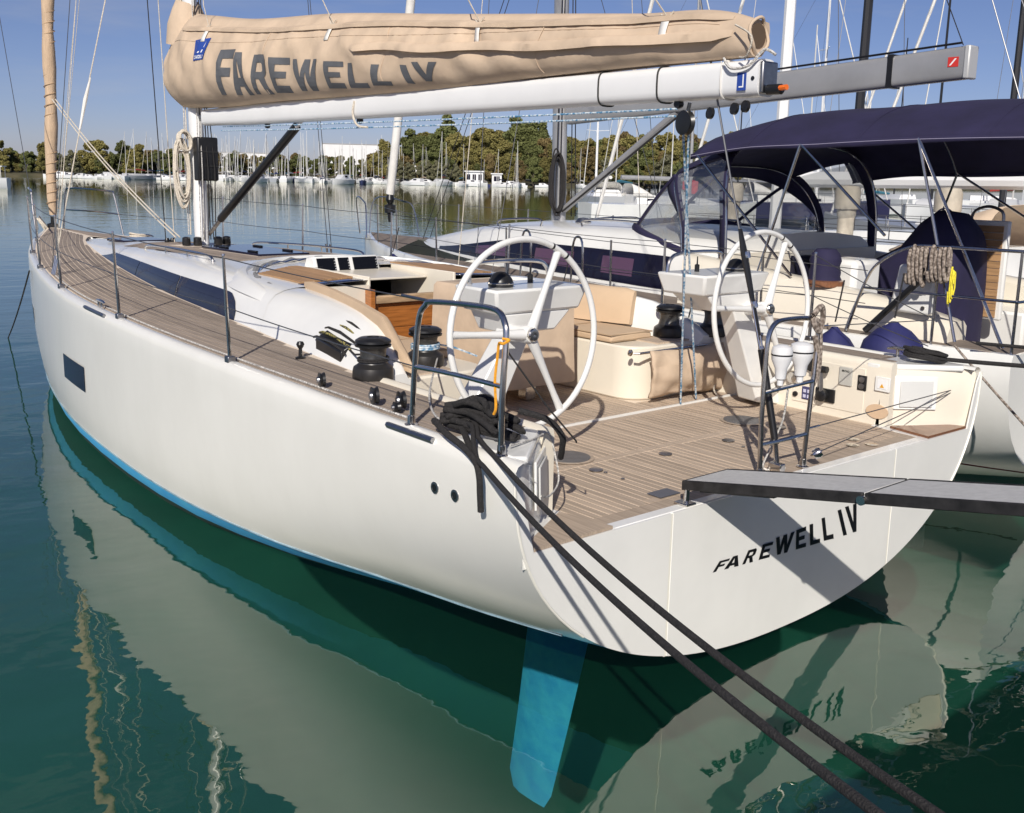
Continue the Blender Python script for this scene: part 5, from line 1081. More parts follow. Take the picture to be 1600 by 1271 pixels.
coil('rope_coil', 'small cream rope heap at the starboard bow', (12.35, -.72, zsf(12.3) + .06), (.10, 0, 0), (0, .12, .02), (1.2, 1), 5, ROPEW, .014, .03, 8, flat=.02)
coil('rope_coil', 'cream rope lashed at the tip of the bow', (14.2, .14, 1.80), (.07, 0, .02), (0, .05, .09), (1, 1), 5, ROPEW, .014, .02, 9, flat=.02)
# heap of black mooring rope on the port quarter
hp = [(.30, 2.17, 1.44), (.45, 2.10, 1.47), (.62, 1.98, 1.50)]
rgh = random.Random(41)
for i in range(30):
    sd_ = 1 if i % 2 else -1; lay = i / 30; k_ = 1 - .45 * lay
    bx_, by_ = .50 + sd_ * (.20 + rgh.uniform(-.05, .07)) * k_, 1.98 + rgh.uniform(-.12, .12) * k_ + sd_ * .02
    hp.append((bx_, by_, 1.475 + .125 * lay + rgh.uniform(-.012, .02)))
    hp.append((.50 + rgh.uniform(-.08, .08), 1.98 + rgh.uniform(-.11, .12) * k_, 1.485 + .145 * lay + rgh.uniform(-.01, .03)))
tag(MB().tube(bez(hp, 6), .0165, 8).build('mooring_rope_heap', ROPEK, None, 80), 'big tangled heap of black mooring rope on the port quarter', 'rope')
tag(MB().tube(bez([(.70, 2.10, 1.49), (.62, 2.16, 1.52), (.48, 2.19, 1.49), (.34, 2.20, 1.46), (.22, 2.22, 1.42), (.17, 2.235, 1.36), (.175, 2.225, 1.28), (.18, 2.215, 1.19)], 6), .016, 8).build('mooring_rope_tail', ROPEK), 'knotted black rope end dangling over the port quarter', 'rope')
tag(MB().tube(bez([(.30, 1.90, 1.60), (.20, 1.80, 1.56), (.16, 1.74, 1.48), (.20, 1.70, 1.40), (.25, 1.66, 1.34)], 6), .016, 8).build('mooring_rope_bight', ROPEK), 'stiff black rope bight curling over the corner block', 'rope')
for k, (a, b, sg, lb_) in enumerate((((.24, 2.20, 1.43), (-4.3, 4.13, 1.90), .18, 'left one of two thick black mooring lines running to the quay'), ((.18, 2.15, 1.45), (-4.3, 3.83, 1.78), .19, 'right one of two thick black mooring lines running to the quay'))):
    tag(MB().tube(bez([(.56, 2.03 - .04 * k, 1.512), (.44, 2.07 - .03 * k, 1.52), (.34, 2.14 - .03 * k, 1.49)] + sag(a, b, sg, 40), 2), .0118, 10).build('mooring_line', ROPEK, None, 80), lb_, 'mooring line')
# orange tie on the port pushpit, thin black lanyard
tag(MB().tube(bez([(.188, 2.10, 1.98), (.165, 2.08, 1.975), (.17, 2.11, 1.96), (.21, 2.10, 1.955), (.225, 2.095, 1.90), (.235, 2.10, 1.78), (.225, 2.10, 1.66), (.24, 2.10, 1.62)], 6), .007, 6).build('orange_tie', ROPEO), 'orange cord tied round the port pushpit leg', 'cord')
tag(MB().tube([(.20, 2.07, 1.93), (.05, 1.93, 1.66), (-.0, 1.80, 1.50), (.10, 1.70, 1.455)], .0045, 5).build('thin_lanyard', ROPEK), 'thin black lanyard slanting from the port pushpit to the corner block', 'cord')
tag(MB().tube(bez([(.20, 2.03, 1.47), (.27, 1.82, 1.455), (.36, 1.65, 1.44), (.34, 1.62, 1.34), (.26, 1.66, 1.22), (.17, 1.80, 1.19), (.12, 1.90, 1.22)], 6), .005, 5).build('block_lanyard', ROPEWG), 'thin grey cord looped over the port corner block', 'cord')
tag(MB().tube(bez([(2.2, 1.0, 1.50), (1.6, 1.48, 1.48), (1.2, 1.78, 1.47), (.85, 1.98, 1.47), (.62, 2.02, 1.49)], 6), .006, 5).build('control_line', ROPEWG), 'grey flecked control line running aft from the port winches', 'rope')
tag(MB().tube(bez([(1.88, -1.58, 1.10), (1.80, -1.45, 1.05), (1.72, -1.40, 1.02), (1.66, -1.36, 1.018)], 5), .008, 6).build('bag_lanyard', ROPEW), 'cream cord end below the canvas bag', 'cord')
tag(MB().tube(sag((9.9, 1.52, 1.46), (14.3, .75, -.02), .05, 20), .010, 6).build('bow_line', ROPEK), 'dark bow mooring line slanting down into the water', 'mooring line')
# coil of black rope on the starboard quarter with its line to the quay
coil('rope_coil', 'coil of black rope on the starboard quarter corner', (.33, -1.98, 1.50), (.13, 0, .01), (0, .13, .02), (1, 1), 8, ROPEK, .012, .02, 14, flat=.014)
tag(MB().tube(sag((.25, -2.05, 1.47), (-4.2, -3.3, 1.95), .10, 30), .0155, 8).build('mooring_line', ROPEK, None, 80), 'black mooring line from the starboard quarter towards the quay', 'mooring line')

# ---- passerelle
PA = thing('passerelle', 'grey folding gangway with black edges resting on the transom', 'gangway')
def pz(x): return 1.135 - .19 * (x - .03)
def seg(x0, x1, name, y0, y1, dz0, dz1, mat, bev=.004): return MB().hexa([(x0, y0, pz(x0) + dz0), (x1, y0, pz(x1) + dz0), (x1, y1, pz(x1) + dz0), (x0, y1, pz(x0) + dz0), (x0, y0, pz(x0) + dz1), (x1, y0, pz(x1) + dz1), (x1, y1, pz(x1) + dz1), (x0, y1, pz(x0) + dz1)]).build(name, mat, PA, 30, bevel=bev)
for x0, x1 in ((.05, -.99), (-1.00, -2.05), (-2.06, -3.1), (-3.11, -4.2)):
    seg(x0, x1, 'tread', .605, .955, 0, .014, GREYP); 
    seg(x0, x1, 'side_rail', .955, .972, -.036, .017, SCUFF); seg(x0, x1, 'side_rail', .588, .605, -.036, .017, SCUFF)
    seg(x0, x0 - .012, 'end_rail', .605, .955, -.03, .0165, RUBBER)
for x in (-.99, -2.05):
    for y in (.978, .582): MB().lathe([(.022, -.008), (.022, .008)], (x, y, pz(x) - .018), (0, 1, 0), 14).build('hinge_bolt', CHROME, PA)
seg(.02, -.45, 'under_beam', .70, .86, -.07, -.036, BLACK)
ft = MB().tube([(.05, .93, 1.01), (.045, .93, 1.12)], .016, 10).build('mounting_pin', CHROME, PA); MB().bounds(.01, .10, .89, .97, 1.0095, 1.022).build('mounting_plate', CHROME, PA, 30, bevel=.004)
# quay behind the picture: carries the gangway and the mooring lines
CONC = M('quay_concrete', (0.34, 0.33, 0.31), 0.9, var=0.15, scale=1.5, bump=0.3, bscale=8)
struct(MB().bounds(-40, -3.75, -60, 40, -4, 1.75).build('quay', CONC, None, 0))
for y, lb_ in ((4.0, 'grey iron bollard on the quay holding the port mooring lines'), (-3.3, 'grey iron bollard on the quay holding the starboard mooring line')):
    tag(MB().lathe([(.16, 0), (.16, .03), (.09, .05), (.08, .25), (.12, .30), (.13, .36), (.08, .40), (0, .41)], (-4.35, y, 1.75), n=20).build('bollard', STEELD), lb_, 'bollard')
# ================================================================== the neighbouring yacht
NB = thing('neighbour_yacht', 'white sailing yacht with navy sprayhood and bimini in the next berth', 'sailing yacht')
NY = -5.10
nyf = cub([.25, 1.2, 3, 5, 7, 8.8, 10.4, 11.6, 12.5, 12.9], [1.90, 2.02, 2.10, 2.10, 1.98, 1.70, 1.22, .72, .22, .03])
nzf = cub([.25, 4, 8, 12.9], [1.33, 1.36, 1.45, 1.58])
nkf = cub([.25, 1.5, 4, 8, 11, 12.4, 12.9], [.12, -.1, -.35, -.4, -.2, .1, .4])
def nhy(x, z): q = min(max((nzf(x) - z) / (nzf(x) - nkf(x)), 0), 1); n = 2.6; return nyf(x) * (1 - q ** n) ** (1 / n)
NX = [.25, .7, 1.2, 2, 3, 4, 5, 6, 7, 8, 9, 9.8, 10.5, 11.1, 11.7, 12.1, 12.5, 12.75, 12.9]
rings = []
for x in NX:
    zs, zk = nzf(x), nkf(x); sec = [(max(nyf(x) - .10, 0), zs + .05), (max(nyf(x) - .03, 0), zs + .05)] + [(nhy(x, zs - .03 + (zk - zs + .03) * math.sin(math.pi / 2 * i / 11)), zs - .03 + (zk - zs + .03) * math.sin(math.pi / 2 * i / 11)) for i in range(12)]
    rings.append([(x, NY + y, z) for y, z in sec] + [(x, NY - y, z) for y, z in sec[::-1]])
mb = MB(); mb.loft(rings, False, False); mb.f.append(tuple(range(len(rings[0])))); mb.build('hull', GEL, NB, 50)
for s in (1, -1): MB().tube([(x, NY + s * (nhy(x, .30) + .004), .30) for x in np.linspace(.3, 12.3, 40)], .008, 5).build('waterline_stripe', M('maroon_line', (0.12, 0.03, 0.03), 0.5), NB)
def ndz(x, y): return nzf(x) + .03 + .05 * max(0, 1 - ((y) / max(nyf(x), .1)) ** 2)
for s in (1, -1):
    def nd(u, v, s=s):
        x = .30 + 12.45 * u; yo = max(nyf(x) - .1, 0); yi = min(yo, 1.30 if x < 10 else max(0, 1.3 - (x - 10) * 1.1)); 
        if x < 3.6: yi = min(yo, 1.45)
        y = yo + (yi - yo) * v; return (x, NY + s * y, ndz(x, y))
    MB().sheet(nd, 60, 4).build('deck', M('neighbour_teak', (0.20, 0.16, 0.13), 0.75, var=0.35, scale=9, stretch=(.25, 9, 1)), NB, 60)
# coachroof
nrl = cub([3.5, 5, 7, 8.5, 9.6, 10.5, 10.9], [1.42, 1.40, 1.25, 1.0, .70, .35, .12]); nrz = cub([3.5, 5, 7, 8.5, 9.6, 10.9], [2.10, 2.12, 2.08, 1.98, 1.82, 1.60])
def nsec(x): yl = nrl(x); zl = ndz(x, yl) - .01; h = nrz(x) - zl; return [(yl, zl), (yl - .02, zl + .30 * h), (yl - .06 * min(1, yl), zl + .62 * h), (yl - .16 * min(1, yl), zl + .86 * h), (yl - .32 * min(1, yl), zl + .97 * h), (yl * .4, nrz(x) + .03), (0, nrz(x) + .05)]
rings = []
for x in (3.5, 4, 5, 6, 7, 7.8, 8.5, 9.1, 9.6, 10.1, 10.5, 10.75, 10.9): sc_ = nsec(x); rings.append([(x, NY + y, z) for y, z in sc_] + [(x, NY - y, z) for y, z in sc_[::-1][1:]])
mb = MB(); mb.loft(rings, False, False); mb.f.append(tuple(range(13))); NCR = mb.build('coachroof', GEL, NB, 50)
for s in (1, -1):
    def nw(u, v, s=s):
        x = 4.35 + 5.35 * u; sc_ = nsec(x); t0, t1 = .35, 2.05 - 1.2 * max(0, (u - .6) / .4); f = t0 + (t1 - t0) * v; i = int(f); f -= i; return (x, NY + s * (sc_[i][0] + (sc_[i + 1][0] - sc_[i][0]) * f + .006), sc_[i][1] + (sc_[i + 1][1] - sc_[i][1]) * f)
    MB().sheet(nw, 30, 4).build('side_window', GLASSD, NCR, 60)
    for a, b in ((.30, .45), (.58, .74), (.10, .20)):
        lab(MB().sheet(lambda u, v, s=s, a=a, b=b: (lambda p: (p[0], p[1] + s * .004, p[2]))(nw(a + (b - a) * u, .25 + .55 * v)), 6, 3).build('window_pane', M('plum_pane', (0.10, 0.05, 0.09), 0.12, coat=.4), NCR, 60), 'plum tinted opening pane')
    for xa, xb in ((5.2, 6.2), (7.0, 7.9)):
        y = .95; z = nrz(xa) + .0; MB().tube(bez([(xa, NY + s * y, nrz(xa) - .02), (xa + .06, NY + s * y, nrz(xa) + .07), (xb - .06, NY + s * y, nrz(xb) + .07), (xb, NY + s * y, nrz(xb) - .02)], 5), .013, 8).build('grab_rail', CHROME, NCR)
MB().lathe([(.0, .0), (.10, .0), (.11, .03), (.07, .08), (0, .09)], (6.6, NY + .55, nrz(6.6)), n=18).build('vent', STEELD, NCR)
# cockpit coaming, seats
for s in (1, -1):
    MB().loft([[(x, NY + s * 1.72, ndz(x, 1.7) - .02), (x, NY + s * 1.66, zt - .06), (x, NY + s * 1.58, zt), (x, NY + s * 1.42, zt), (x, NY + s * 1.36, zt - .05), (x, NY + s * 1.36, 1.0)] for x, zt in ((.9, 1.55), (1.4, 1.66), (2.2, 1.76), (3.0, 1.84), (3.9, 1.92))]).build('coaming', CREAM, NB, 50)
    MB().bounds(1.3, 3.5, NY + s * .70, NY + s * 1.40, .95, 1.42).build('seat', GEL, NB, 30, bevel=.03)
MB().bounds(.30, 3.6, NY - 1.4, NY + 1.4, .88, .95).build('cockpit_floor', TEAKG, NB, 0)
MB().bounds(3.45, 3.55, NY - 1.38, NY + 1.38, .95, 1.95).build('bulkhead', CREAM, NB, 30); MB().bounds(3.40, 3.449, NY - .36, NY + .36, 1.1, 1.9).build('companion_door', GLASSD, NB, 30)
# covered winch on the port coaming
wc = MB().lathe([(.17, 0), (.16, .03), (.145, .06), (.15, .10), (.135, .16), (.15, .21), (.13, .28), (.09, .32), (0, .33)], (2.25, NY + 1.52, 1.765), n=20).build('winch_cover', NAVY, NB)
MB().lathe([(.19, -.03), (.19, .02), (.16, .03)], (2.25, NY + 1.52, 1.765), n=20).build('winch_base', TEAKW, NB)
# sprayhood: arches
def arch(x, hw, zf, zt, f, lean=0.0):
    a = math.pi * f; c, s_ = math.cos(a), math.sin(a); y = NY + hw * math.copysign(abs(c) ** .45, c); z = zf + (zt - zf) * abs(s_) ** .45; return (x + lean * abs(s_), y, z)
def A0(f): a = math.pi * f; c_ = abs(math.cos(a)); return (5.55 - .42 * c_ ** 2 - 1.10 * c_ ** 9, NY + 1.30 * math.cos(a), 2.17 - .06 * c_ ** 2 - .24 * c_ ** 8)
def A1(f): return arch(4.20, 1.32, 1.86, 2.90, f, .45)
def A2(f): return arch(3.50, 1.45, 1.88, 3.14, f, .20)
SH = thing('sprayhood', 'navy sprayhood with clear front windows on the neighbouring yacht', 'sprayhood')
def between(P, Q, f0, f1, g0, g1, name, mat, par, nf=16, ng=5, bulge=.03, solid=0):
    def fn(u, v):
        f = f0 + (f1 - f0) * u; g = g0 + (g1 - g0) * v; a, b = Vector(P(f)), Vector(Q(f)); p = a.lerp(b, g); p.z += bulge * math.sin(math.pi * g); return tuple(p)
    return MB().sheet(fn, nf, ng).build(name, mat, par, 60, solid=solid)
between(A0, A1, .03, .97, .06, .80, 'front_window', VINYL, SH, 30); between(A0, A1, 0, 1, .80, 1.0, 'front_band', NAVY, SH, 30, 2, .0, .006); between(A1, A2, .26, .74, 0, 1, 'hood_top', NAVY, SH, 24, 5, .03, .006)
for a, b in ((.03, .25), (.75, .97)): between(A1, A2, a, b, .05, .93, 'side_window', VINYL, SH, 8, 5, .01)
for a, b in ((.0, .26), (.74, 1.0)):
    between(A1, A2, a, b, .86, 1.02, 'side_band', NAVY, SH, 8, 2, 0, .006); between(A1, A2, a, b, -.03, .10, 'side_band', NAVY, SH, 8, 2, 0, .006)
for f in (.245, .5, .755): MB().tube([Vector(A0(f)).lerp(Vector(A1(f)), g) + Vector((.004, 0, .03 * math.sin(math.pi * g) + .004)) for g in np.linspace(0, 1, 8)], .022, 6).build('window_strip', NAVY, SH)
MB().tube([A0(f) for f in np.linspace(0, 1, 40)], [.055] * 40, 10).build('base_roll', NAVY, SH)
for A in (A1, A2): MB().tube([Vector(A(f)) - Vector((0, 0, .02)) for f in np.linspace(0, 1, 40)], .013, 8).build('hoop', CHROME, SH)
between(lambda f: A2(.2 + .6 * f), lambda f: (3.93, NY + 1.30 - 2.6 * f, 3.16 - .10 * abs(2 * f - 1) ** 3), 0, 1, 0, 1, 'bridge_panel', NAVY, SH, 16, 3, 0, .006)
# bimini
BM = thing('bimini', 'large navy bimini top stretched over the neighbouring cockpit', 'bimini')
def bim(u, v):
    x = 3.95 - 3.75 * u; y = NY + 1.55 - 3.10 * v; e = abs(2 * v - 1); z = 3.42 - (.40 if v < .5 else .62) * e ** 3.2 - .24 * (1 - .75 * e) * max(0, (.22 - u) / .22) ** 1.5 + .05 * math.sin(math.pi * u) - .02 * (math.sin(math.pi * u * 3) ** 2) * (1 - e)
    return (x, y, z + .14 * max(0, u - .4))
MB().sheet(bim, 40, 24).build('canopy', NAVY, BM, 60, solid=.008)
for s in (1, -1):
    v0 = 0.0 if s > 0 else 1.0
    def val(u, v, v0=v0, s=s): p = bim(u, v0); return (p[0], p[1] + s * .006, p[2] + .012 - .055 * v * (1 - .2 * math.sin(u * 9)))
    MB().sheet(val, 40, 2).build('valance', NAVY, BM, 60, solid=.006)
    MB().tube([(p[0], p[1] + s * .012, p[2] - .01) for p in [bim(u, v0) for u in np.linspace(0, 1, 30)]], .003, 4).build('piping', M('pale_thread', (0.35, 0.33, 0.45), 0.8), BM)
for u in (.19, .52, .84): MB().tube([Vector(bim(u, v)) + Vector((0, 0, .004)) for v in np.linspace(0, 1, 26)], .004, 5).build('canopy_seam', NAVY, BM)
for u in (.02, .36, .68, .98):
    MB().tube([Vector(bim(u, v)) - Vector((0, 0, .02)) for v in np.linspace(0, 1, 26)], .0135, 8).build('hoop', CHROME, BM)
for s in (1, -1):
    y0 = NY + s * 1.55; yb = NY + s * 1.62
    for a, b in ((bim(.02, .5 - s * .5), (2.55, yb, 1.80)), (bim(.36, .5 - s * .5), (2.95, yb, 1.82)), (bim(.68, .5 - s * .5), (.75, NY + s * 1.85, 1.42)), (bim(.68, .5 - s * .5), (.35, NY + s * 1.85, 1.42)), (bim(.36, .5 - s * .5), (1.60, yb, 2.25))):
        MB().tube([a, b], .014, 8).build('frame_leg', CHROME, BM)
# mast, boom, vang
NM = MB().loft([oval((7.80 + .02 * (z - 2), NY - .1, z), .125, .085) for z in (1.95, 3, 5, 9, 17)]).build('mast', ALUG, NB, 60)
for dy in (.12, -.2, .2, -.12): MB().tube([(7.66, NY - .1 + dy, 2.15), (7.72, NY - .1 + dy * .6, 5.5)], .008, 5).build('halyard', ROPEK, NM)
NBM = MB().loft([[(x, NY - .08 + .085 * math.copysign(abs(math.cos(t)) ** .4, math.cos(t)), zc + .16 * math.copysign(abs(math.sin(t)) ** .4, math.sin(t))) for t in np.linspace(0, 6.283, 20, endpoint=False)] for x, zc in ((7.6, 3.60), (1.86, 3.90))]).build('boom', ALUG, NB, 40)
MB().bounds(1.80, 1.862, NY - .17, NY + .01, 3.74, 4.06).build('end_cap', M('pale_casting', (0.55, 0.55, 0.54), 0.4, 0.3), NBM, 30, bevel=.015)
MB().bounds(2.62, 2.68, NY - .172, NY + .0115, 3.69, 4.03).build('boom_strap', BLACK, NBM, 0)
rl = MB().bounds(1.91, 2.02, NY + .0065, NY + .0085, 3.86, 3.955).build('red_label', RED, NBM, 0)
MB().add([(2.005, NY + .009, 3.875), (1.985, NY + .009, 3.875), (1.93, NY + .009, 3.94), (1.95, NY + .009, 3.94)], [(0, 1, 2, 3)]).build('label_mark', WHITEP, rl, 0)
MB().tube([(7.55, NY + .0, 3.785), (1.9, NY + .0, 4.085)], .012, 6).build('boom_track', BLACK, NBM)
VN = MB().tube([(7.66, NY - .08, 2.25), (5.6, NY - .08, 3.55)], .05, 10).build('vang', ALUG, NB); MB().tube([(7.64, NY - .02, 2.22), (5.45, NY - .02, 3.54)], .014, 6).build('vang_line', ROPEK, VN)
# rigging of the neighbour
def nst(pts, r=.005, m_=WIRE, nm='stay'): MB().tube(pts, r, 6).build(nm, m_, NB)
FG = MB().tube([(12.42 - .20 * (z - 1.9), NY - .15, z) for z in np.linspace(2.35, 14, 30)], .075, 12).build('furled_headsail', SAILW, NB, 60)
MB().lathe([(.03, -.5), (.05, -.35), (.10, -.33), (.10, -.20), (.04, -.18), (.08, -.1), (.05, .02)], (12.42 - .20 * .45, NY - .15, 2.35), n=14).build('furling_drum', BLACK, NB)
for s in (1, -1):
    nst([(7.3, NY + s * 1.80, 1.45), (7.7, NY + s * 1.25, 7.0)]); nst([(7.7, NY + s * 1.80, 1.45), (7.75, NY + s * 1.2, 7.0)], .006, ROPEW); nst([(7.0, NY + s * 1.78, 1.45), (7.75, NY + s * .15, 6.5)])
nst([(10.8, NY + .2, 1.65), (8.3, NY - .1, 6.8)], .006, ROPEK); nst([(10.6, NY + .2, 1.68), (8.2, NY - .1, 6.8)], .006, ROPEK)
nst([(1.88, NY, 4.06), (4.5, NY, 9.5)], .005, ROPEK); nst([(.35, NY + .3, 1.5), (2.2, NY + .1, 6.0)], .006); nst([(.35, NY - .9, 1.5), (2.2, NY - .3, 6.0)], .006)
coil('rope_coil', 'bunch of dark rope hanging on the grey mast of the next yacht', (7.68, NY + .06, 2.62), (.02, .10, 0), (.03, .0, 1), (1, .42), 10, ROPEK, .012, .03, 21, flat=.02)
# stanchions, lifelines, pushpit
nt_ = []
for x in (2.6, 4.6, 6.5, 8.3, 9.9, 11.2):
    for s in (1, -1):
        y = NY + s * (nyf(x) - .08); zb = nzf(x) + .05
        st = MB().tube([(x, y, zb), (x, y + s * .015, zb + .62)], .0125, 8).build('stanchion', CHROME, NB)
        if s > 0: nt_.append((x, y + .015, zb + .60))
for x in (5.2, 6.15):
    y = NY + nyf(x) - .12; MB().tube(bez([(x - .09, y, nzf(x) + .05), (x - .08, y, nzf(x) + .55), (x, y, nzf(x) + .66), (x + .08, y, nzf(x) + .55), (x + .10, y, nzf(x) + .05)], 5), .013, 8).build('gate_hoop', CHROME, NB)
for s in (1, -1):
    pts = [(1.57, NY + s * 1.9, 1.95)] + [(x, NY + s * (y - NY), z) for x, y, z in nt_] + [(12.2, NY + s * .35, 2.2)]
    MB().tube(pts, .004, 5).build('lifeline', WIRE, NB); MB().tube([(x, y, z - .29) for x, y, z in pts], .004, 5).build('lifeline', WIRE, NB)
    pu = MB().tube(bez([(1.72, NY + s * 1.92, 1.40), (1.60, NY + s * 1.91, 1.80), (1.48, NY + s * 1.90, 2.02), (1.20, NY + s * 1.89, 2.18), (.9, NY + s * 1.87, 2.20), (.30, NY + s * 1.80, 2.20), (.25, NY + s * 1.65, 2.20), (.22, NY + s * .8, 2.20), (.24, NY + s * .7, 2.10), (.28, NY + s * .68, 1.38)], 5), .014, 8).build('pushpit', CHROME, NB)
    MB().tube([(1.60, NY + s * 1.91, 1.80), (.28, NY + s * 1.82, 1.80), (.26, NY + s * .70, 1.80)], .012, 8).build('rail', CHROME, pu)
    for x, y in ((.30, 1.80), (.95, 1.86)): MB().tube([(x, NY + s * y, 1.36), (x, NY + s * y, 2.20)], .013, 8).build('post', CHROME, pu)
    MB().tube(bez([(12.0, NY + s * .55, 1.60), (12.1, NY + s * .5, 2.1), (12.3, NY + s * .42, 2.22), (12.9, NY + s * .2, 2.25), (12.95, NY + s * .1, 1.62)], 5), .013, 8).build('pulpit', CHROME, NB)
# gear on its stern
hc = thing('helm_cover', 'tall rounded navy canvas cover over the neighbouring helm', 'cover')
rings = []
for x, w, zt in ((1.52, .22, 1.95), (1.57, .40, 2.30), (1.70, .45, 2.44), (1.88, .45, 2.46), (2.02, .42, 2.36), (2.22, .38, 2.10), (2.50, .34, 1.95), (2.60, .25, 1.88)):
    rings.append([(x, NY + .05 + w * math.copysign(abs(math.cos(a)) ** .7, math.cos(a)), 1.30 + (zt - 1.30) * max(0, math.sin(a)) ** .55 if a < math.pi else 1.0) for a in np.linspace(0, math.pi, 17)] )
MB().loft(rings, True, True).build('canvas', NAVY, hc, 50)
MB().tube([(1.88, NY + .05 + .46 * math.cos(a), 1.30 + 1.175 * math.sin(a) ** .55) for a in np.linspace(.03, math.pi - .03, 30)], .008, 5).build('seam', M('cover_seam', (0.09, 0.07, 0.18), 0.8), hc)
bo = thing('teak_gangboard', 'upright gangboard with narrow teak slats on the neighbouring stern', 'gangboard')
MB().bounds(1.42, 1.90, -5.56, -5.50, 1.35, 2.36).build('board', GEL, bo, 30, bevel=.02)
for i in range(13): MB().bounds(1.47, 1.82, -5.498, -5.485, 1.38 + .072 * i, 1.445 + .072 * i).build('slat', TEAKO, bo, 0)
MB().tube(bez([(1.50, -5.53, 2.34), (1.52, -5.53, 2.45), (1.66, -5.53, 2.50), (1.80, -5.53, 2.45), (1.84, -5.53, 2.34)], 5), .016, 8).build('handle', STEELD, bo)
hs = thing('fold_up_seat', 'white hanging panel seat on the neighbouring pushpit rail', 'seat')
MB().hexa([(1.04, -3.33, 1.60), (1.44, -3.36, 1.60), (1.44, -3.44, 1.60), (1.04, -3.41, 1.60), (1.02, -3.35, 2.02), (1.38, -3.38, 2.02), (1.38, -3.44, 2.02), (1.02, -3.41, 2.02)]).build('panel', GEL, hs, 30, bevel=.025)
for x in (1.10, 1.36): MB().lathe([(.018, 0), (.018, .01)], (x, -3.335, 1.66), (0, 1, 0), 12).build('stud', CHROME, hs)
MB().bounds(2.05, 2.45, NY + .85, NY + 1.32, 1.42, 1.98).build('seat_back', GEL, NB, 30, bevel=.05)
coil('rope_coil', 'brown flecked rope coil hanging on the neighbouring pushpit', (1.12, -3.20, 2.03), (.0, .03, 0), (.02, .03, 1), (1.1, .15), 5, ROPEBR, .016, .012, 31, flat=.07)
coil('rope_coil', 'second brown rope coil hanging beside the white seat panel', (.92, -3.20, 2.05), (.0, .03, 0), (.02, .03, 1), (1.2, .13), 5, ROPEBR, .016, .012, 32, flat=.07)
coil('yellow_line', 'bright yellow line tied in loops on the neighbouring stern rail', (.82, -3.24, 1.88), (.0, .02, .02), (-.02, .02, 1), (.9, .13), 3, ROPEY, .0065, .02, 33, flat=.03)
def fender(x, y, z, r, h, label, mat=NAVYF):
    f = thing('fender', label, 'fender'); MB().lathe([(0, -h), (r * .6, -h * .88), (r * .95, -h * .45), (r, 0), (r * .85, h * .5), (r * .5, h * .82), (r * .2, h * .97), (r * .1, h * 1.05), (0, h * 1.06)], (x, y, z), n=20).build('body', mat, f)
    MB().tube([(x, y, z + h * 1.15), (x + .02, y - .12, z + h * 1.15 + .35)], .007, 6).build('lanyard', ROPEK, f); return f
fender(9.10, -3.18, 1.30, .20, .26, 'round navy fender hanging by the neighbouring bow'); fender(5.05, -2.76, 1.22, .17, .22, 'small navy fender between the hulls behind the port wheel'); fender(1.55, -2.72, 1.05, .26, .42, 'large navy fender wedged between the two sterns'); fender(.95, -2.62, 1.30, .27, .30, 'navy fender lying beside the black rope coil')
fender(3.1, -2.6, .8, .15, .4, 'dark fender squeezed low between the hulls')
tag(MB().tube(sag((.5, -3.1, 1.46), (-4.2, -4.4, 1.9), .1, 20), .014, 8).build('mooring_line', ROPEK), 'dark mooring line leaving the stern of the next yacht', 'mooring line')
tag(MB().tube(sag((.6, -2.95, 1.44), (-1.6, -2.4, -.02), .05, 20), .010, 8).build('mooring_line', ROPEBR), 'grey mooring line slanting down to the water beside the next hull', 'mooring line')
tag(MB().tube([(1.05, -3.22, 1.95), (1.55, -3.2, 1.42)], .03, 8).build('boathook', BLACK), 'black padded pole leaning against the neighbouring pushpit', 'pole')

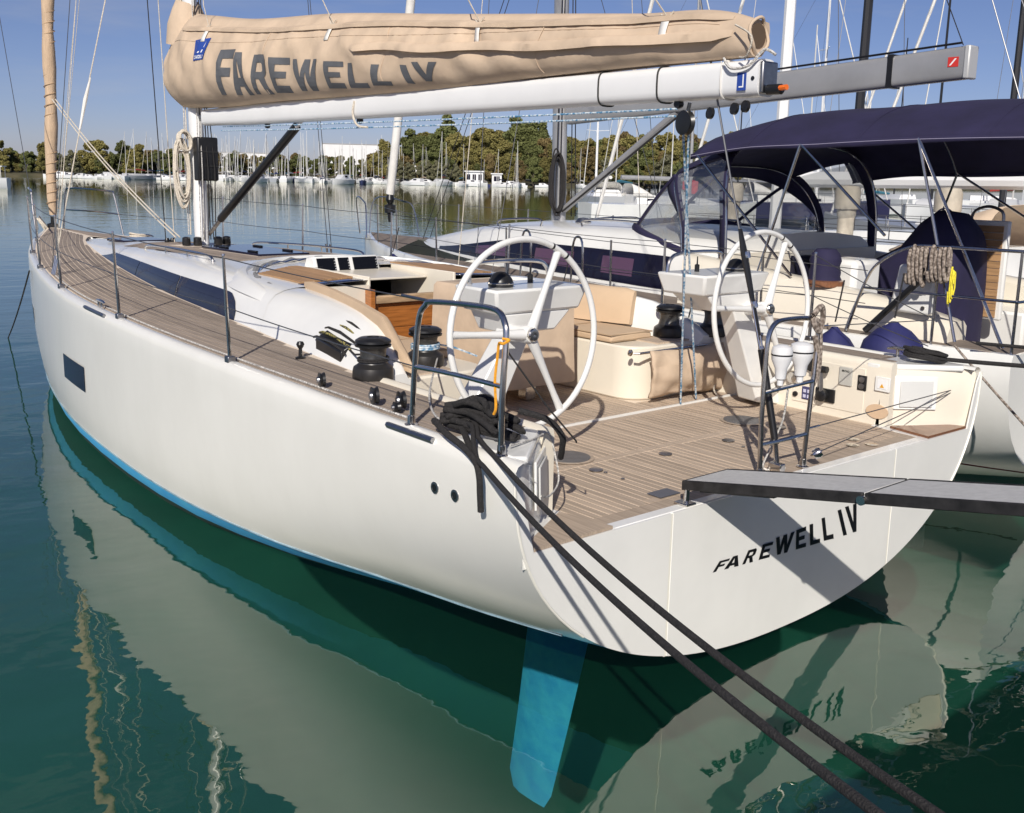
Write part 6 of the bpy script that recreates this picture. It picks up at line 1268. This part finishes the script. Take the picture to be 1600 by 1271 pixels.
# ================================================================== more berthed boats to the right
def berthed(name, label, yc, x0, L, hullm, hoodm, mastm, mh, boomm=None, big=1.0):
    t = thing(name, label, 'sailboat', 'boats berthed beyond the neighbouring yacht', (x0, yc, 0))
    hull_simple(L, 3.9 * big, 1.25 * big, 'hull', hullm, t)
    F = 1.25 * big
    MB().loft([[(x * L, y * s, z * e + F) for y, z in ((1.25 * big, 0), (1.12 * big, .3 * big), (.9 * big, .5 * big), (-.9 * big, .5 * big), (-1.12 * big, .3 * big), (-1.25 * big, 0))] for x, s, e in ((.26, 1, 1.1), (.5, .95, 1), (.66, .7, .8), (.76, .4, .25))]).build('coachroof', GEL, t, 40)
    for s in (1, -1): MB().hexa([(L * .32, s * 1.16 * big, F + .10 * big), (L * .60, s * 1.0 * big, F + .08 * big), (L * .60, s * .97 * big, F + .09 * big), (L * .32, s * 1.12 * big, F + .10 * big), (L * .32, s * 1.15 * big, F + .33 * big), (L * .60, s * .93 * big, F + .24 * big), (L * .60, s * .88 * big, F + .24 * big), (L * .32, s * 1.10 * big, F + .33 * big)]).build('side_window', GLASSD, t, 0)
    hd = lambda u, v: (L * (.24 + .12 * v), 1.15 * big * math.copysign(abs(math.cos(math.pi * u)) ** .6, math.cos(math.pi * u)), F + .45 * big + (.75 - .68 * v ** 1.5) * big * math.sin(math.pi * u) ** .6)
    MB().sheet(hd, 16, 6).build('sprayhood', hoodm, t, 60, solid=.01)
    MB().tube([(L * .60, 0, F), (L * .595, 0, mh)], [.11, .07], 8).build('mast', mastm, t)
    for z in (.42, .68):
        for s in (1, -1): MB().tube([(L * .6, 0, mh * z), (L * .585, s * 1.0, mh * z + .06)], .025, 5).build('spreader', mastm, t)
    for s in (1, -1): MB().tube([(L * .58, s * 1.8 * big, F), (L * .585, s * 1.0, mh * .42), (L * .595, 0, mh * .9)], .008, 4).build('shroud', WIRE, t)
    MB().tube([(L * .985, 0, F + .2), (L * .6, 0, mh * .97)], .04, 6).build('forestay', SAILW, t); MB().tube([(.1, 0, F), (L * .6, 0, mh * .99)], .008, 4).build('backstay', WIRE, t)
    MB().tube([(L * .59, 0, F + 1.5), (L * .2, 0, F + 1.55)], .14, 10).build('boom', boomm or mastm, t)
    for s in (1, -1):
        MB().tube([(x * L, s * 1.75 * big * w, F + .62) for x, w in ((.02, .8), (.3, 1), (.6, .9), (.85, .5), (.97, .15))], .008, 4).build('lifeline', WIRE, t)
        for x, w in ((.02, .8), (.3, 1), (.45, .98), (.6, .9), (.75, .7), (.85, .5)): MB().tube([(x * L, s * 1.75 * big * w, F), (x * L, s * 1.75 * big * w, F + .64)], .014, 5).build('stanchion', CHROME, t)
    return t
BLKSP = M('black_spar', (0.02, 0.02, 0.022), 0.4)
berthed('berthed_sailboat', 'white sailboat just beyond the navy bimini with a white mast', -10.6, .6, 12.2, GEL, CANVAS, ALUW, 17)
berthed('berthed_sailboat', 'white sailboat with beige sprayhood and black mast, third berth along', -15.4, 1.6, 13, GEL, CANVAS, BLKSP, 18)
berthed('berthed_sailboat', 'white sailboat with navy sprayhood, fourth berth along', -20.4, .4, 12.4, GEL, NAVY, ALUW, 16)
berthed('berthed_sailboat', 'large grey hulled sailboat with tall black mast', -26, 2, 15, M('grey_hull', (0.30, 0.31, 0.33), 0.3), SAILW, BLKSP, 21, None, 1.15)
berthed('berthed_sailboat', 'white sailboat farther along with slim white mast', -32, 1, 12, GEL, CANVAS, ALUW, 15)
berthed('berthed_sailboat', 'white sailboat at the far end of the berths with black mast', -38, 2, 13, GEL, NAVY, BLKSP, 16)
x, y = at_u(1040, 72); o = berthed('berthed_sailboat', 'navy hulled sailing yacht lying across the basin', 0, 0, 13, HULLN, SAILW, ALUW, 17, SAILW, 1.1); o.location = (x - 1, y - 2, 0); o.rotation_euler = (0, 0, R(-128)); o['group'] = 'yachts lying across the basin'
x, y = at_u(955, 84); o = berthed('berthed_sailboat', 'grey sailing yacht with loosely furled sail behind the navy hull', 0, 0, 12, M('pale_grey_hull', (0.42, 0.43, 0.44), 0.3), SAILW, ALUW, 16, SAILW); o.location = (x, y, 0); o.rotation_euler = (0, 0, R(-30)); o['group'] = 'yachts lying across the basin'
x, y = at_u(905, 62); o = berthed('berthed_sailboat', 'white yacht with green waterline behind the grey mast', 0, 0, 11, GEL, SAILW, ALUG, 15); o.location = (x, y, 0); o.rotation_euler = (0, 0, R(-118)); o['group'] = 'yachts lying across the basin'
MB().tube([(fx, s * 1.5, .12) for s in (1,) for fx in (0.2, 5, 9)], .05, 5).build('waterline_stripe', M('green_stripe', (0.05, 0.22, 0.16), 0.5), o)
# mooring posts of pale concrete
PILE = M('pale_post', (0.48, 0.43, 0.35), 0.85, var=0.2, scale=4, bump=0.3, bscale=12)
for u, d_, lb_ in ((1303, 17.5, 'pale concrete mooring post seen through the sprayhood window'), (1456, 17.0, 'pale concrete mooring post left of the navy helm cover'), (1130, 22, 'pale concrete mooring post behind the left hood window')):
    x, y = at_u(u, d_); p = thing('mooring_post', lb_, 'post'); MB().lathe([(.13, -3), (.13, 2.15), (.15, 2.2), (.15, 2.3)], (x, y, 0), n=18).build('shaft', PILE, p); MB().lathe([(.19, 2.3), (.20, 2.34), (.20, 2.58), (.17, 2.66), (0, 2.68)], (x, y, 0), n=18).build('cap', PILE, p)
# distant masts on the right
farB = far_sailboat(HULLF, 14.5, 'white sailboat with bare mast in the distant berths on the right'); farB['group'] = 'distant sailboats on the right'
mk = far_sailboat(HULLF, 15.5, 'distant white sailboat with black mast on the right'); mk['group'] = 'distant sailboats on the right'
for c_ in mk.children:
    if c_.name.split('.')[0] in ('mast', 'boom'): c_.data.materials[0] = BLKSP
lst = [(1062, 120, 0, 1), (1095, 105, 1, 1), (1120, 95, 1, 1.05), (1340, 130, 0, 1.0), (1418, 120, 1, 1.2), (1440, 125, 0, 1.25), (1478, 85, 1, 1.3), (1505, 110, 0, 1.1), (1560, 100, 0, 1.2), (985, 130, 0, 1.05), (1180, 110, 0, 1.2), (1255, 130, 1, 1.1), (1380, 100, 0, .9)]
f0 = [True, True]
for u, d_, k, s in lst:
    x, y = at_u(u, d_); pr = (farB, mk)[k]; rz = rng.uniform(0, 6.28)
    if f0[k]: pr.location = (x, y, 0); pr.rotation_euler = (0, 0, rz); pr.scale = (s,) * 3; f0[k] = False
    else: dup(pr, (x, y, 0), rz, s)
tag(MB().sheet(lambda u, v: (at_u(1052 + 22 * u, 70)[0], at_u(1052 + 22 * u, 70)[1] + .1 * math.sin(5 * u), 3.0 - .9 * v - .35 * u + .04 * math.sin(6 * u)), 8, 4).build('red_flag', RED, None, 60), 'red flag hanging among the yachts across the basin', 'flag')
# remove tree prototypes that were not placed
for k, l in protos.items():
    for p in l:
        if p.name not in used:
            for c_ in list(p.children): bpy.data.objects.remove(c_)
            bpy.data.objects.remove(p)
